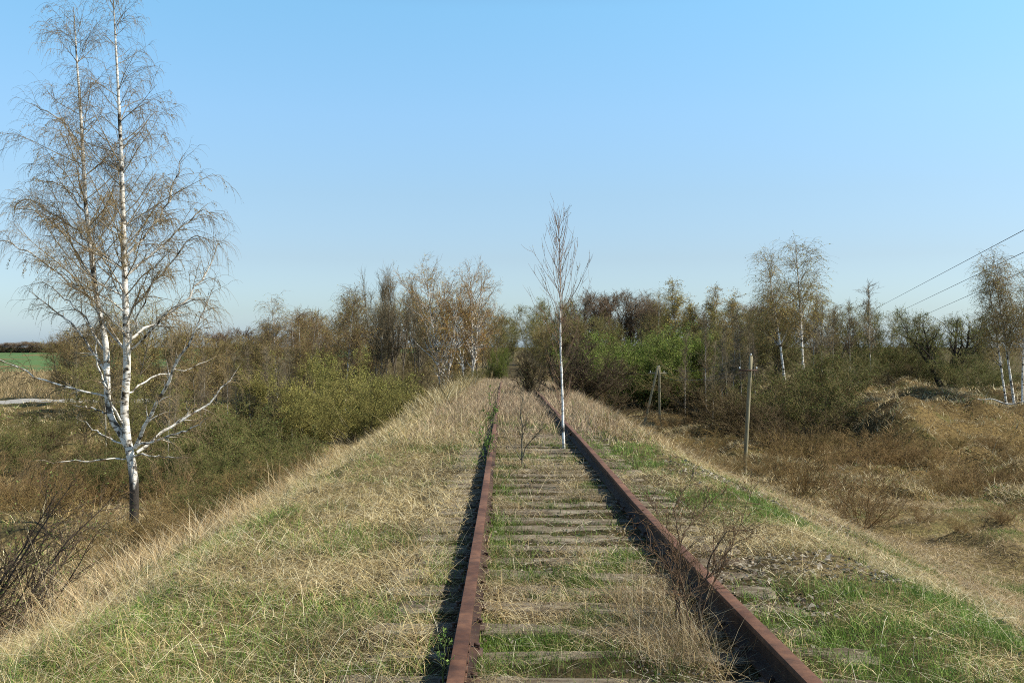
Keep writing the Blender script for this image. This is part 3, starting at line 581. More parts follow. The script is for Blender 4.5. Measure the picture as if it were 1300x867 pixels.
for px, yt, d in ((790, 518, 90), (858, 522, 78), (895, 512, 84), (900, 545, 60), (862, 566, 56), (985, 534, 60), (1010, 545, 55), (1060, 540, 56), (1085, 515, 66), (1120, 512, 66), (930, 505, 80)):
    put('low_thicket', px, d, yt, name='shrub', desc='rusty-brown low shrub on the valley floor', group='rusty-brown shrubs on the valley floor', cat='shrub', ws=1.25)
for px, yt, d in ((903, 574, 42), (928, 572, 45), (965, 575, 46), (985, 585, 42), (882, 562, 50), (915, 592, 36)):
    put('brown_shrub', px, d, yt, name='shrub', desc='grey-brown twiggy shrub round the foot of the single pole', group='twiggy shrubs round the single pole', cat='shrub', ws=1.3)
put('brown_shrub', 1018, 36, 548, v=1, name='shrub', label='upright reddish bare shrub below the single pole, on the slope foot', cat='shrub', ws=.85)
put('brown_shrub', 1095, 28, 585, v=2, name='shrub', label='round bare shrub on two thin stems above the green slope', cat='shrub', ws=.95)
for px, yt, d in ((1205, 548, 52), (1222, 530, 55), (1240, 576, 42), (1228, 586, 40), (1262, 548, 52), (1285, 560, 50), (1200, 596, 39), (1272, 590, 41)):
    put('low_thicket', px, d, yt, name='shrub', desc='dense rusty-brown shrub on the bank below the fallen log', group='rusty-brown shrubs on the bank', cat='shrub', ws=1.3)
for px, yt, d in ((1172, 640, 28), (1222, 644, 26), (1275, 632, 28), (1140, 636, 33)):
    put('brown_shrub', px, d, yt, name='shrub', desc='short thin twiggy shrub on the valley-side slope', group='short thin shrubs on the slope', cat='shrub', ws=1.1)
for px, yt, d in ((1148, 520, 57), (1170, 532, 54), (1135, 535, 58), (1120, 540, 52), (1158, 556, 50), (1185, 520, 58), (1100, 556, 50)):
    put('low_thicket', px, d, yt, name='shrub', desc='brown bare shrub on the shaded face of the bank', group='brown shrubs on the bank face', cat='shrub', ws=1.5)
# --- skyline wood far behind the green crop
for px, yt in ((-14, 430), (2, 431), (16, 432), (30, 430), (44, 429), (58, 431), (74, 428), (90, 429), (108, 430), (126, 428)):
    put('purple_tree', px, 560, yt, name='tree', desc='distant bare tree on the skyline beyond the green crop', group='skyline trees beyond the crop', ws=3.6, sink=3.)
finish_labels()

# ------------------------------------------------------------ the tall twin-stemmed birch
def pts(lst, d, zb, dy=0.):
    a = np.array([(wx(p[0], d), p[2] if len(p) > 2 else 0., CAMZ + (VY - p[1]) * d / F) for p in lst]); return a
def resample(a, K):
    s = np.concatenate([[0], np.cumsum(np.linalg.norm(np.diff(a, axis=0), axis=1))]); u = np.linspace(0, s[-1], K)
    return np.stack([np.interp(u, s, a[:, i]) for i in range(3)], -1)
def smooth(P, n=2):
    for _ in range(n): P[1:-1] = .25 * P[:-2] + .5 * P[1:-1] + .25 * P[2:]
    return P
def hero():
    rng = np.random.default_rng(7); d = 26.6; K = 90
    bx = wx(172, d); bz = float(ground(bx, d)) - .15
    main = [[(173, 700), (172, 655), (172, 610), (167, 575), (163, 560), (159, 520), (163, 470), (161, 400), (158, 300), (155, 200), (150, 100), (146, 30), (144, -6)],
            [(166, 572, 0), (152, 548, .1), (140, 533, .15), (134, 505, .2), (131, 440, .3), (116, 370, .35), (104, 260, .3), (98, 150, .3), (92, 70, .3), (88, 5, .3)]]
    P = np.stack([smooth(resample(pts(m, d, bz), K)) for m in main]); P[0, 0, 2] = bz
    s = np.linspace(0, 1, K)
    Rm = np.stack([.122 * (1 - s) ** .8 + .007, .088 * (1 - s) ** .75 + .007]); Rm[0, :2] *= 1.2
    limbs = [[(173, 568), (198, 526, -.4), (226, 489, -.8), (251, 443, -1.1), (272, 415, -1.2), (287, 370, -1.2)],
             [(175, 574), (198, 554, .3), (226, 535, .6), (258, 512, .8), (295, 461, 1.)],
             [(175, 566), (217, 554, -.5), (258, 540, -1.), (287, 524, -1.3)],
             [(136, 505, .2), (83, 489, -.2), (32, 464, -.6), (-8, 444, -.8)],
             [(131, 471, .2), (106, 443, .6), (83, 420, 1.), (60, 404, 1.3), (28, 385, 1.6), (-4, 364, 1.9)],
             [(140, 527, .1), (105, 519, .5), (70, 514, 1.)], [(160, 563), (112, 550, .6), (75, 530, 1.2)],
             [(166, 580), (110, 583, -.5), (62, 580, -1.)], [(168, 575), (215, 578, -.5), (262, 574, -1.)],
             [(162, 434), (185, 415, .4), (217, 388, .8), (249, 342, 1.1), (262, 300, 1.2)],
             [(162, 470), (175, 430, -.5), (195, 400, -1.), (225, 350, -1.4)], [(160, 500), (190, 478, .6), (225, 470, 1.1), (262, 450, 1.4)],
             [(160, 540), (150, 500, -.6), (138, 450, -.8), (150, 410, -.9)], [(158, 330), (185, 290, .4), (205, 250, .7), (222, 190, .8)],
             [(104, 270, .3), (80, 240, .5), (55, 225, .7), (32, 222, .9)], [(112, 350, .3), (85, 300, .1), (55, 270, 0), (20, 262, -.2)],
             [(100, 190, .3), (75, 150, .3), (50, 135, .3), (36, 130, .2)],
             [(161, 410), (190, 375, -.3), (225, 335, -.5), (258, 300, -.6), (284, 312, -.7)], [(160, 352), (190, 322, .3), (225, 285, .5), (252, 258, .6), (268, 275, .6)],
             [(118, 384, .3), (80, 352, 0), (42, 322, -.2), (8, 302, -.3), (-14, 312, -.4)], [(108, 305, .3), (72, 276, .5), (38, 258, .7), (8, 246, .8), (-2, 262, .9)],
             [(163, 455), (200, 425, -.8), (240, 395, -1.4), (275, 380, -1.8), (296, 395, -2.)], [(132, 450, .3), (90, 400, .9), (50, 370, 1.4), (15, 352, 1.8)]]
    KL = 14
    LP = np.stack([smooth(resample(pts(m, d, bz), KL), 1) for m in limbs]); LP[:, 1:-1] += rng.normal(size=(len(limbs), KL - 2, 3)) * .03
    r0 = np.array([.048, .038, .032, .026, .032, .018, .02, .018, .018, .035, .03, .022, .03, .028, .02, .022, .018, .03, .028, .026, .024, .028, .024])
    sl_ = np.linspace(0, 1, KL); LR = r0[:, None] * (1 - sl_) ** .7 + .006
    tr = Acc(); cr = Acc(); tw = (.25, .185, .10)
    base = (.80, .77, .71)
    V, Fq, r = tubes(P, Rm, 12); c = tubecol(r, base, tw, .010, .022)
    lowk = sstep(.48, .62, .55 * vnoise(V[:, 0] * 22, V[:, 2] * 5, 1, 3) + .75 * (1 - sstep(.6, 1.9, V[:, 2] - bz)))[:, None]   # black rough bark at the foot
    tr.add(V, Fq, c * (1 - lowk) + np.array([.05, .042, .035]) * lowk)
    V, Fq, r = tubes(LP, LR, 7); tr.add(V, Fq, tubecol(r, base, tw, .008, .019))
    # ascending limbs up both stems
    zt = lambda P_, i, t: t
    A, AR, t, i, L = children(P, Rm, 105, .34, .985, (.65, 1.15), lambda t, i: np.interp(t, [.30, .5, .62, .75, .9, 1.], [3.4, 3.0, 2.1, 1.4, .9, .45]), 14, .38, .2, .22, .005, rng, pw=.85)
    V, Fq, r = tubes(A, AR, 5); tr.add(V, Fq, tubecol(r, base, tw, .012, .024))
    PA = []
    def rs(Pn, K2=14): return np.stack([resample(p, K2) for p in Pn])
    par = np.concatenate([rs(LP), A]); parR = np.concatenate([np.stack([np.interp(np.linspace(0, 1, 14), sl_, q) for q in LR]), AR])
    B, BR, *_ = children(par, parR, 1500, .15, 1, (.3, .8), lambda t, i: 1.1 - .45 * t, 8, -.35, .28, .40, .0030, rng)
    V, Fq, r = tubes(B, BR, 3); cr.add(V, Fq, tubecol(r, base, tw, .008, .016))
    par = np.concatenate([B]);
    D_, DR, *_ = children(B, BR, 10000, .1, 1, (.3, 1.), lambda t, i: (.3 + .35 * rng.random(len(t))) + 0 * t, 6, -2.0, .25, .6, .0021, rng)
    V, Fq, r = tubes(D_, DR, 3); cr.add(V, Fq, tubecol(r, base, (.23, .17, .09), .02, .03))
    # bud and catkin clumps follow a few twig sprays only
    lc = ((.27, .19, .08), (.22, .17, .08), (.29, .22, .09), (.24, .23, .09), (.17, .13, .06))
    V, Fq, c = leaves(D_, 27000, .2, .0115, lc, rng, .012, .6, .4); cr.add(V, Fq, c)
    cl = rng.choice(len(D_), 1500, replace=False); ctr = D_[cl, 3]; keep = fbm(ctr[:, 0] * 1.0 + ctr[:, 1], ctr[:, 2], .9, 21) > .55
    V, Fq, c = leaves(D_[cl[keep]], 15000, .3, .016, lc[:3], rng, .02, .7, .4); cr.add(V, Fq, c)
    e = bpy.data.objects.new('birch_tree', None); C.objects.link(e); e.location = (bx, d, bz)
    for nme, acc, mt in (('trunk', tr, M_birch), ('crown', cr, M_leaf)):
        for q in acc.V: q -= np.array([bx, 0, bz])
        link(nme, acc.mesh(nme, mt), e)
    tag(e, 'tallest birch, white twin stems forking low, drooping budding twigs', 'birch')
hero()

# ------------------------------------------------------------ the birch sapling in the track and small plants between the rails
def custom(name, stems, d, radii, label, cat, n2, L2, n3, L3, bark, twig, seed, mat, up2=.5, up3=.2, ang2=(.3, .7), t0=.25, leaf=0, leaf_s=.01, leafc=budg, extra=None, K=16, rt=.002, wr=(.004, .009), parts=T_, Lprof=None, wig=.3, rf2=.45, whiteparts=True, group=None):
    rng = np.random.default_rng(seed)
    bx = wx(stems[0][0][0], d); bz = float(ground(bx, d)) - .03
    P = np.stack([smooth(resample(pts(m, d, bz), K), 1) for m in stems]); P[:, 1:-1] += rng.normal(size=(len(P), K - 2, 3)) * .004; P[:, 0, 2] = np.minimum(P[:, 0, 2], ground(P[:, 0, 0], P[:, 0, 1]) - .03) if name != 'birch_sapling' else P[:, 0, 2]
    if name == 'birch_sapling': P[0, 0, 2] = bz
    P[:, :, 1] += 0; s = np.linspace(0, 1, K)
    Rm = np.array(radii)[:, None] * (1 - s) ** .75 + rt * .6
    tr = Acc(); cr = Acc()
    V, Fq, r = tubes(P, Rm, 8); tr.add(V, Fq, tubecol(r, bark, twig, *wr))
    B, BR, *_ = children(P, Rm, n2, t0, .97, ang2, (Lprof or (lambda t, i: L2 * (1.1 - .6 * t))), 9, up2, wig, rf2, rt, rng)
    V, Fq, r = tubes(B, BR, 4); cr.add(V, Fq, tubecol(r, bark, twig, *wr))
    D_ = B
    if n3:
        D_, DR, *_ = children(B, BR, n3, .15, 1, (.3, .8), lambda t, i: L3 + 0 * t, 6, up3, wig, .6, rt * .8, rng)
        V, Fq, r = tubes(D_, DR, 3); cr.add(V, Fq, tubecol(r, bark, twig, *wr))
    if leaf:
        V, Fq, c = leaves(D_, leaf, .1, leaf_s, leafc, rng, .006, .0, .5); cr.add(V, Fq, c)
    e = bpy.data.objects.new(name, None); C.objects.link(e); e.location = (bx, d, bz)
    for nme, acc, mt in ((parts[0], tr, mat), (parts[1], cr, M_leaf)):
        for q in acc.V: q -= np.array([bx, 0, bz])
        link(nme, acc.mesh(nme, mt), e)
    return tag(e, label, cat, group)
custom('birch_sapling', [[(716, 574), (715, 540), (714, 500), (713, 460), (711, 420), (712, 380), (711, 340), (710, 300), (709, 274)]],
       18.3, [.025], 'slender white birch sapling growing between the rails', 'birch', 84, .62, 200, .24, (.84, .83, .80), (.24, .15, .10), 31, M_birch, up2=.8, up3=.7, ang2=(.42, .8), t0=.16, rt=.0028, wr=(.009, .015), rf2=.22,
       Lprof=lambda t, i: np.interp(t, [0, .25, .45, .6, .85, 1], [.4, .75, 1.25, 1.15, .65, .3]), leaf=260, leaf_s=.012, wig=.22)
custom('sapling', [[(663, 592), (662, 570), (664, 545), (660, 520), (666, 495), (664, 478)], [(663, 585), (650, 566, .1), (638, 548, .2), (630, 535, .2)], [(664, 572), (676, 556, -.1), (690, 540, -.2), (700, 532, -.2)]],
       15.0, [.012, .007, .007], 'leafless grey sapling with forked side branches, between the rails', 'sapling', 34, .3, 110, .12, (.13, .11, .08), (.15, .12, .08), 32, M_wood, up2=.6, leaf=160, leaf_s=.008, rt=.0022)
for i, (px, yb, yt, d, lb) in enumerate(((622, 560, 496, 17.5, 'green-leaved shoot beside the rusty rail, opposite the white sapling'), (617, 592, 540, 14.6, 'smaller leafy green shoot lower down against the same rail'), (563, 855, 800, 4.75, 'nearest small green leafy shoot by the rail at the grass edge'))):
    custom('leafy_shoot', [[(px, yb), (px + 2, (yb + yt) / 2), (px - 1, yt)], [(px, yb), (px - 6, (yb + yt) / 2 + 4, .05), (px - 9, yt + 12, .1)], [(px, yb), (px + 6, (yb + yt) / 2 + 2, -.05), (px + 9, yt + 16, -.1)]],
           d, [.005, .004, .004] if i < 2 else [.002] * 3, lb, 'shoot', 20, .16 if i < 2 else .06, 40 if i < 2 else 14, .12 if i < 2 else .04, (.12, .12, .05), (.10, .12, .04), 40 + i, M_wood, leaf=230 if i < 2 else 80, leaf_s=.016 if i < 2 else .008, leafc=((.14, .24, .05), (.20, .27, .07), (.10, .17, .04)), rt=.0016 if i < 2 else .0008, parts=S_, group='green leafy shoots beside the rail')
def thorn():
    z = lambda a: [(740 + x / 3.51, 620 + y / 3.51, dz) for x, y, dz in a]
    st = [z([(515, 640, 0), (520, 500, 0), (545, 400, 0), (570, 300, -.02), (610, 210, -.05), (640, 175, -.06), (720, 170, -.1), (770, 200, -.12), (812, 255, -.15)]),
          z([(540, 600, .1), (540, 470, .1), (600, 380, .12), (680, 300, .15), (720, 230, .2), (765, 140, .22), (790, 60, .25), (800, 0, .25)]),
          z([(450, 560, .15), (455, 400, .15), (458, 260, .2), (448, 190, .2), (430, 110, .22), (465, 60, .25), (520, 0, .3), (545, -60, .3)]),
          z([(440, 580, .2), (450, 330, .22), (480, 250, .25), (540, 180, .3), (620, 110, .35), (700, 40, .4), (800, 10, .45)]),
          z([(430, 590, -.1), (400, 480, -.1), (370, 330, -.12), (300, 260, -.15), (230, 190, -.2), (150, 140, -.25)]),
          z([(460, 600, -.1), (440, 450, -.1), (400, 280, -.15), (350, 120, -.2), (250, 85, -.25)]),
          z([(520, 620, .05), (580, 480, .1), (640, 390, .15), (690, 330, .2), (720, 230, .22)]),
          z([(500, 610, .25), (470, 420, .3), (430, 280, .35), (380, 180, .4), (330, 60, .4)])]
    custom('thorny_shrub', st, 5.85, [.0055, .0042, .0045, .004, .0035, .0035, .0035, .0035], 'dark thorny leafless shrub arching over the near rusty rail', 'shrub', 150, .22, 600, .10, (.06, .045, .035), (.15, .095, .055), 51, M_wood,
           up2=.1, up3=0., ang2=(.5, 1.2), t0=.15, rt=.0011, leaf=500, leaf_s=.006, leafc=((.25, .13, .05), (.20, .15, .06)), parts=S_, wig=.45, K=22, wr=(.003, .005))
thorn()
def corner_shrub():
    rng = np.random.default_rng(61); d = 9.5; n = 34
    bx, bz = wx(-75, d), float(ground(wx(-75, d), d)) - .1
    az = rng.uniform(-1.1, 1.1, n); el = rng.uniform(.25, 1.25, n)
    D = np.stack([np.cos(az) * np.cos(el), np.sin(az) * np.cos(el), np.sin(el)], -1)
    P0 = np.array([bx, d, bz]) + rng.normal(size=(n, 3)) * np.array([.15, .3, .02])
    L = rng.uniform(1.1, 2.1, n) * (1 + .35 * np.sin(el))
    P = grow(P0, D, L, 14, .25, .35, rng); s = np.linspace(0, 1, 14)
    Rm = rng.uniform(.008, .015, n)[:, None] * (1 - s) ** .7 + .0015
    tr = Acc(); cr = Acc()
    V, Fq, r = tubes(P, Rm, 6); tr.add(V, Fq, tubecol(r, (.07, .055, .045), (.085, .06, .045), .003, .01))
    B, BR, *_ = children(P, Rm, 620, .15, 1, (.3, .9), lambda t, i: .55 - .25 * t, 8, .2, .35, .5, .0018, rng)
    V, Fq, r = tubes(B, BR, 4); cr.add(V, Fq, np.array([.085, .06, .045]))
    D_, DR, *_ = children(B, BR, 3200, .1, 1, (.3, .9), lambda t, i: .26 + 0 * t, 6, .2, .3, .6, .0012, rng)
    V, Fq, r = tubes(D_, DR, 3); cr.add(V, Fq, np.array([.10, .07, .05]))
    V, Fq, c = leaves(D_, 3200, .1, .011, ((.16, .22, .05), (.22, .26, .08), (.12, .16, .04)), rng, .005); cr.add(V, Fq, c)
    e = bpy.data.objects.new('budding_shrub', None); C.objects.link(e); e.location = (bx, d, bz)
    for nme, acc, mt in (('branchwork', tr, M_wood), ('foliage', cr, M_leaf)):
        for q in acc.V: q -= np.array([bx, d, bz])
        link(nme, acc.mesh(nme, mt), e)
    tag(e, 'dark twiggy shrub with tiny green buds reaching in before the tall birch', 'shrub')
corner_shrub()
def fallen_log():
    P = resample(np.array([(wx(1243, 59), 59, 0), (wx(1262, 58.5), 58.5, 0), (wx(1285, 58), 58, 0), (wx(1308, 57.5), 57.5, 0)], float), 16)
    P[:, 2] = ground(P[:, 0], P[:, 1]) + .10 + np.linspace(.25, 0, 16)
    o = P[0].copy(); V, Fq, r = tubes((P - o)[None], np.linspace(.03, .06, 16)[None], 8)
    a = Acc(); a.add(V, Fq, np.array([.62, .60, .56]))
    tag(link('fallen_log', a.mesh('fallen_log', M_birch), None, o), 'pale fallen birch log lying on the bank at the leaning birches', 'log')
fallen_log()

# ------------------------------------------------------------ poles and wires
def cyl(name, a, b, r0, r1, mat, parent=None, sides=10, K=8):
    P = np.linspace(a, b, K)[None]; V, Fq, _ = tubes(P, np.linspace(r0, r1, K)[None], sides); n = len(V)
    cap = [[n - sides, n - sides + i, n - sides + i + 1] for i in range(1, sides - 1)]
    return link(name, mesh_np(name, V, [Fq, np.array(cap)], None, mat), parent)
def insulator(p, parent):
    prof_ = [(0, .006), (.05, .006), (.052, .04), (.075, .048), (.10, .03), (.115, .042), (.14, .036), (.16, .012), (.163, .001)]
    a = np.arange(10) * 2 * math.pi / 10; V = np.array([(r * .8 * math.cos(t), r * .8 * math.sin(t), z * .8) for z, r in prof_ for t in a]) + p
    i = np.arange(len(V)).reshape(len(prof_), 10); Fq = np.stack([i[:-1], np.roll(i[:-1], -1, 1), np.roll(i[1:], -1, 1), i[1:]], -1).reshape(-1, 4)
    link('insulator', mesh_np('insulator', V, Fq, None, M_glassy), parent)
def at(px, py, d): return np.array([wx(px, d), d, CAMZ + (VY - py) * d / F])
def pole1():
    d = 48.; top = at(954, 452, d); bx = wx(945, d); b = np.array([bx, d, float(ground(bx, d)) - .3])
    e = bpy.data.objects.new('telegraph_pole', None); C.objects.link(e); e.location = b; o = b
    cyl('post', b - o, top - o, .105, .085, M_pole, e)
    ca = at(952.5, 470, d) - o; arm = link('crossarm', boxmesh('crossarm', [(ca[0] - .12, ca[1] - .12, ca[2], .9, .07, .07)], M_iron), e)
    for dx in (-.52, .3): insulator(ca + np.array([dx, -.12, .035]), arm)
    insulator(top - o, e)
    tag(e, 'single grey wooden pole leaning slightly, short crossarm near its top', 'pole')
    return [ca + o + np.array([-.52, -.12, .14]), ca + o + np.array([.3, -.12, .14]), top + np.array([0, 0, .2])]
def pole2():
    d = 80.; top = at(837, 466, d); bx = wx(838, d); b = np.array([bx, d, float(ground(bx, d)) - .3])
    e = bpy.data.objects.new('braced_pole', None); C.objects.link(e); e.location = b; o = b
    cyl('post', b - o, top - o, .12, .10, M_pole, e)
    sx = wx(815, d); sb = np.array([sx, d - .4, float(ground(sx, d - .4)) - .3])
    cyl('brace', sb - o, at(835, 464, d) - np.array([0, .3, 0]) - o, .11, .09, M_pole, e)
    ca = at(835, 474, d) - o; arm = link('crossarm', boxmesh('crossarm', [(ca[0], ca[1] + .15, ca[2], 1.45, .09, .10)], M_pole), e)
    for dx in (-.55, .55): insulator(ca + np.array([dx, .2, .05]), arm)
    insulator(top - o, e)
    tag(e, 'braced wooden pole of two legs joined at the top, crossarm below', 'pole')
    return [ca + o + np.array([-.55, .2, .2]), ca + o + np.array([.55, .2, .2]), top + np.array([0, 0, .2])]
q1 = pole1(); q2 = pole2()
def wire(name, a, b, sag, r, label, group):
    s = np.linspace(0, 1, 40)[:, None]; P = a * (1 - s) + b * s; P[:, 2] -= (4 * sag * s * (1 - s))[:, 0]
    V, Fq, _ = tubes((P - a)[None], np.full((1, 40), r), 5)
    tag(link(name, mesh_np(name, V, Fq, None, M_wire), None, a), label, 'wire', group)
for a, b, n_ in zip(q2, q1, ('outer crossarm end facing the rails', 'outer crossarm end facing the wood', 'pole tops')):
    wire('pole_wire', a, b, .7, .008, 'thin wire between the two wooden poles, tied at the ' + n_, 'wires between the wooden poles')
def lift(px, py, H): return at(px, py, H * F / (VY - py))
for (y0, p1, y1, H, n_) in ((293, 1120, 388, 6.3, 'highest'), (321, 1130, 402, 5.3, 'middle'), (345, 1150, 411, 4.4, 'lowest')):
    A_ = lift(1300, y0, H); B_ = lift(p1, y1, H); dv = B_ - A_
    wire('overhead_wire', A_ - dv * .35, B_ + dv * .10, .0 if 1 else .5, .019, n_ + ' of the overhead wires slanting down towards the wood', 'overhead wires across the sky')

# ------------------------------------------------------------ grass
straw = np.array([(.55, .44, .23), (.47, .36, .17), (.34, .245, .115), (.48, .41, .27), (.66, .56, .35), (.19, .13, .06), (.42, .31, .14), (.28, .19, .09)])
green = np.array([(.10, .18, .025), (.15, .23, .035), (.07, .13, .02), (.21, .26, .055)])
def blades(root, L, az, lean, curve, W, colr, K=4, rng=None):
    N = len(root); P = np.zeros((N, K, 3)); P[:, 0] = root
    h = np.stack([np.cos(az), np.sin(az), np.zeros(N)], -1)
    for k in range(1, K):
        a = lean + curve * (k - .5) / (K - 1)
        P[:, k] = P[:, k - 1] + (L / (K - 1))[:, None] * (np.sin(a)[:, None] * h + np.cos(a)[:, None] * np.array([0, 0, 1.]))
    sp = rng.uniform(0, math.pi, N) if rng is not None else np.zeros(N)
    wv = np.stack([np.cos(sp), np.sin(sp), np.zeros(N)], -1)
    wd = np.linspace(1, 0, K) ** .6 * .5
    Lf = P[:, :-1] - wv[:, None] * (W[:, None] * wd[None, :-1])[..., None]; Rt = P[:, :-1] + wv[:, None] * (W[:, None] * wd[None, :-1])[..., None]
    V = np.concatenate([np.stack([Lf, Rt], 2).reshape(N, 2 * (K - 1), 3), P[:, -1:]], 1); nv = 2 * (K - 1) + 1
    b = (np.arange(N) * nv)[:, None]; q = []
    for k in range(K - 2): q.append(b + np.array([[2 * k, 2 * k + 1, 2 * k + 3, 2 * k + 2]]))
    t = b + np.array([[2 * (K - 2), 2 * (K - 2) + 1, 2 * (K - 1)]])
    shade = np.linspace(.75, 1.08, nv)[None, :, None]
    return V.reshape(-1, 3), [np.concatenate(q), t], (colr[:, None, :] * np.ones((1, nv, 1))).reshape(-1, 3)
def samp(n, x0f, x1f, y0, y1, p, rng):
    """roots spread over y0..y1, thinning with distance"""
    u = rng.random(n)
    if abs(p - 1) < 1e-6: y = y0 * (y1 / y0) ** u
    else: y = (y0 ** (1 - p) + u * (y1 ** (1 - p) - y0 ** (1 - p))) ** (1 / (1 - p))
    x = x0f + (x1f - x0f) * rng.random(n); return x, y
def pick(pal, n, rng, j=.2): return pal[rng.integers(0, len(pal), n)] * rng.uniform(1 - j, 1 + j, (n, 1))
def nearrail(x): return ((x > XL - .19) & (x < XL + .055)) | ((x > XR - .20) & (x < XR + .05))
def patch(name, label, n, x0, x1, y0, y1, p, gfrac, hS, hG, wS, seed, lean=(.2, 1.4), cat='grass', dens=None, K=4, gscale=1.3, pal=straw, wd=.045, gofs=0., clump=0., azb=None):
    rng = np.random.default_rng(seed); x, y = samp(n, x0, x1, y0, y1, p, rng)
    if clump > 0:
        m = n // 9; ci = rng.integers(0, m, n); x = x[:m][ci] + rng.normal(size=n) * clump; y = y[:m][ci] + rng.normal(size=n) * clump; cl = rng.random(m)[ci]; caz = (rng.random(m) * 6.28)[ci]
    else: cl = np.full(n, .5); caz = None
    keep = (~nearrail(x) | (rng.random(n) < .10)) & (x >= x0 - .3) & (x <= x1 + .3) & (y > 2.4)
    if dens is not None: keep &= rng.random(n) < dens(x, y)
    # nothing far outside the view
    keep &= (np.abs((x * F / np.maximum(y, .5))) < 760)
    x, y, cl = x[keep], y[keep], cl[keep]; n = len(x)
    gn = fbm(x, y, gscale, seed + 60); isg = rng.random(n) < np.clip(gfrac * 2.2 * sstep(.38, .68, gn + gofs), 0, .97)
    sc = np.clip((y / 7.) ** .55, .8, 4.)
    L = np.where(isg, rng.uniform(hG[0], hG[1], n), rng.uniform(hS[0], hS[1], n) * (.6 + .8 * cl)) * (.75 + .5 * vnoise(x, y, .9, seed + 2))
    az = rng.uniform(0, 6.283, n)
    if caz is not None: az = np.where(rng.random(n) < .6, caz[keep] + rng.normal(size=n) * .7, az)
    if azb is not None: az = np.where(rng.random(n) < .5, azb + rng.normal(size=n) * .6, az)
    ln = np.where(isg, rng.uniform(.0, .6, n), lean[0] + (lean[1] - lean[0]) * rng.random(n) ** .65); cv = rng.uniform(.1, 1.7, n)
    W = rng.uniform(wS[0], wS[1], n) * sc; c = np.where(isg[:, None], pick(green, n, rng), pick(pal, n, rng))
    tone = (.72 + .56 * fbm(x, y, .8, seed + 9))[:, None]; c = c * tone
    z = ground(x, y) + np.where((ln > 1.) & ~isg, rng.uniform(0, .09, n), -.01)
    V, Fs, cc = blades(np.stack([x, y, z], -1), L, az, ln, cv, W, c, K, rng)
    a = Acc(); a.add(V, Fs, cc)
    tag(link(name, a.mesh(name, M_grass)), label, cat, kind='stuff')
patch('grass', 'matted dry straw grass with green tufts on the birch-side slope', 310000, -8.5, -.30, 2.6, 22, 1.55, .30, (.08, .32), (.05, .18), (.0020, .0048), 1, K=4, lean=(.35, 1.55), clump=.03)
patch('grass', 'mixed straw and green grass beyond the near slope', 120000, -11, -.30, 18, 66, 1.3, .16, (.2, .5), (.06, .2), (.004, .007), 2, K=3)
patch('tall_grass', 'long pale dry grass clumps low on the birch-side slope', 65000, -12, -3.2, 4, 34, 1.2, .05, (.3, .75), (.1, .3), (.003, .0055), 3, lean=(.05, .9), K=4, clump=.10, dens=lambda x, y: sstep(.42, .6, fbm(x, y, 2.0, 33)) * sstep(-2.8, -4.2, x))
patch('track_grass', 'thin dry and green grass between the rails', 140000, XL, XR, 2.6, 30, 1.5, .45, (.08, .28), (.05, .15), (.0024, .0050), 4, lean=(.3, 1.5), K=4, gscale=.6, clump=.04, dens=lambda x, y: np.clip(.13 + .9 * sstep(.42, .66, fbm(x, y, .8, 44)) + .8 * sstep(.5, .1, x - XL), 0, 1), gofs=.05)
patch('track_grass', 'brownish tall growth closing over the far track', 60000, -2.0, 3.0, 19, 80, 1.4, .12, (.18, .5), (.1, .3), (.005, .008), 5, lean=(.0, .7), K=3, pal=np.array([(.40, .31, .18), (.30, .21, .13), (.36, .26, .16), (.48, .39, .24)]), dens=lambda x, y: .12 + .88 * sstep(20, 32, y))
patch('grass', 'short flattened grass and green tufts on the valley-side shoulder', 200000, XR, 6.5, 2.8, 22, 1.5, .48, (.07, .26), (.05, .17), (.0020, .0046), 6, lean=(.4, 1.5), K=4, clump=.04, dens=lambda x, y: .16 + .84 * sstep(.34, .56, fbm(x, y, 1.1, 66)))
patch('grass', 'green and straw grass on the lower valley-side slope', 230000, 4.2, 20, 6, 38, 1.3, .52, (.10, .36), (.05, .16), (.003, .006), 7, lean=(.5, 1.5), K=3, gscale=2.6)
patch('grass', 'pale grass strip on the far valley-side slope', 60000, 2.2, 9, 20, 90, 1.3, .12, (.2, .5), (.06, .2), (.004, .008), 8, lean=(.3, 1.2), K=3, azb=-1.2)
patch('valley_grass', 'straw tussocks across the valley floor', 210000, 5, 46, 34, 125, 1., .10, (.25, .6), (.1, .3), (.006, .012), 9, lean=(.2, 1.3), K=3, clump=.2)
patch('valley_grass', 'straw and green growth on the birch-side low ground', 90000, -45, -7, 14, 95, 1., .28, (.25, .65), (.1, .3), (.006, .010), 10, lean=(.1, 1.2), K=3, clump=.2)
patch('reed_grass', 'tall pale feathery grass along the birch-side shoulder edge', 9000, -4.0, -1.8, 30, 75, 1.1, .0, (.45, .9), (.1, .3), (.006, .010), 12, lean=(.0, .8), K=4, clump=.16, dens=lambda x, y: .2 + .8 * sstep(.45, .6, fbm(x, y, 3.0, 77)))
patch('weeds', 'brown dry weeds standing between the dusty road and the green crop', 16000, -95, -38, 98, 166, 1., .0, (.8, 1.7), (.1, .3), (.010, .018), 15, lean=(.0, .6), K=3, pal=np.array([(.36, .26, .14), (.28, .20, .11), (.44, .34, .18)]))
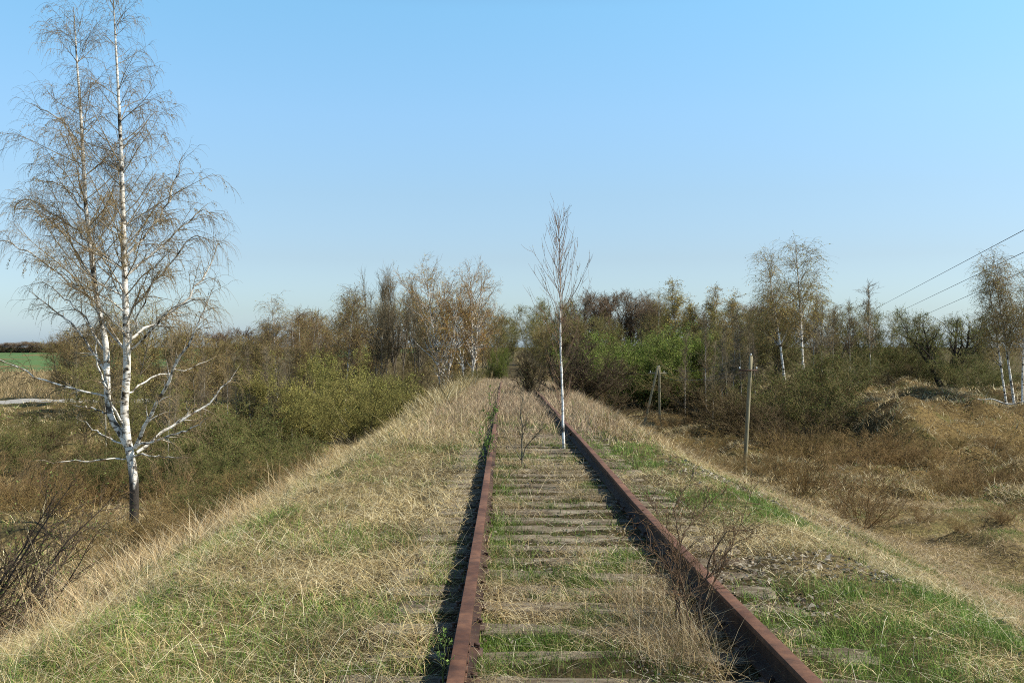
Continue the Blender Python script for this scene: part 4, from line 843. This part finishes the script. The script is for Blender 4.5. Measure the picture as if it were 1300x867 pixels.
patch('grass_tuft', 'upright straw tuft round the foot of the thorny shrub', 2600, .72, 1.28, 5.1, 6.9, 1., .1, (.18, .42), (.05, .16), (.0022, .004), 16, lean=(.0, .7), clump=.04)
# loose long stems lying over the rails and the ground
patch('straw_stems', 'long loose bleached grass stems lying across the ground', 4200, -6, 6, 2.7, 16, 1.4, .0, (.35, .75), (.1, .2), (.0022, .0036), 13, lean=(1.0, 1.62), K=4, pal=np.array([(.62, .55, .38), (.55, .46, .29), (.66, .60, .45)]))
def litter(name, label, n, x0, x1, y0, y1, seed, dens, pal, size):
    rng = np.random.default_rng(seed); x, y = samp(n, x0, x1, y0, y1, 1.4, rng); k = rng.random(n) < dens(x, y)
    k &= ~nearrail(x); x, y = x[k], y[k]; n = len(x); z = ground(x, y) + rng.uniform(.0, .03, n)
    p = np.stack([x, y, z], -1); a = norm(rng.normal(size=(n, 3)) * np.array([1, 1, .35])); b = norm(np.cross(a, rng.normal(size=(n, 3)) * .5 + np.array([0, 0, 1.])))
    s = (size * rng.uniform(.5, 1.3, n) * np.clip((y / 7) ** .5, .8, 3))[:, None]
    up = np.array([0, 0, 1.]) * s * .35
    V = np.stack([p - a * s, p + b * s * .55 + up, p + a * s, p - b * s * .55 + up], 1).reshape(-1, 3)
    c = pal[rng.integers(0, len(pal), n)] * rng.uniform(.7, 1.3, (n, 1))
    A_ = Acc(); A_.add(V, np.arange(4 * n).reshape(n, 4), np.repeat(c, 4, 0)); tag(link(name, A_.mesh(name, M_grass, False)), label, 'litter', kind='stuff')
lit = np.array([(.20, .17, .13), (.30, .26, .20), (.12, .09, .07), (.38, .33, .26), (.22, .16, .10)])
litter('leaf_litter', 'grey-brown dead leaves and chips on the bare shoulder patches', 26000, XR + .1, 6, 2.8, 20, 71, lambda x, y: sstep(.50, .36, fbm(x, y, 1.1, 66)) + .04, lit, .022)
litter('leaf_litter', 'brown leaves and debris among the sleepers', 16000, XL, XR, 2.8, 22, 72, lambda x, y: .5 * sstep(.6, .4, fbm(x, y, .7, 44)), lit, .016)
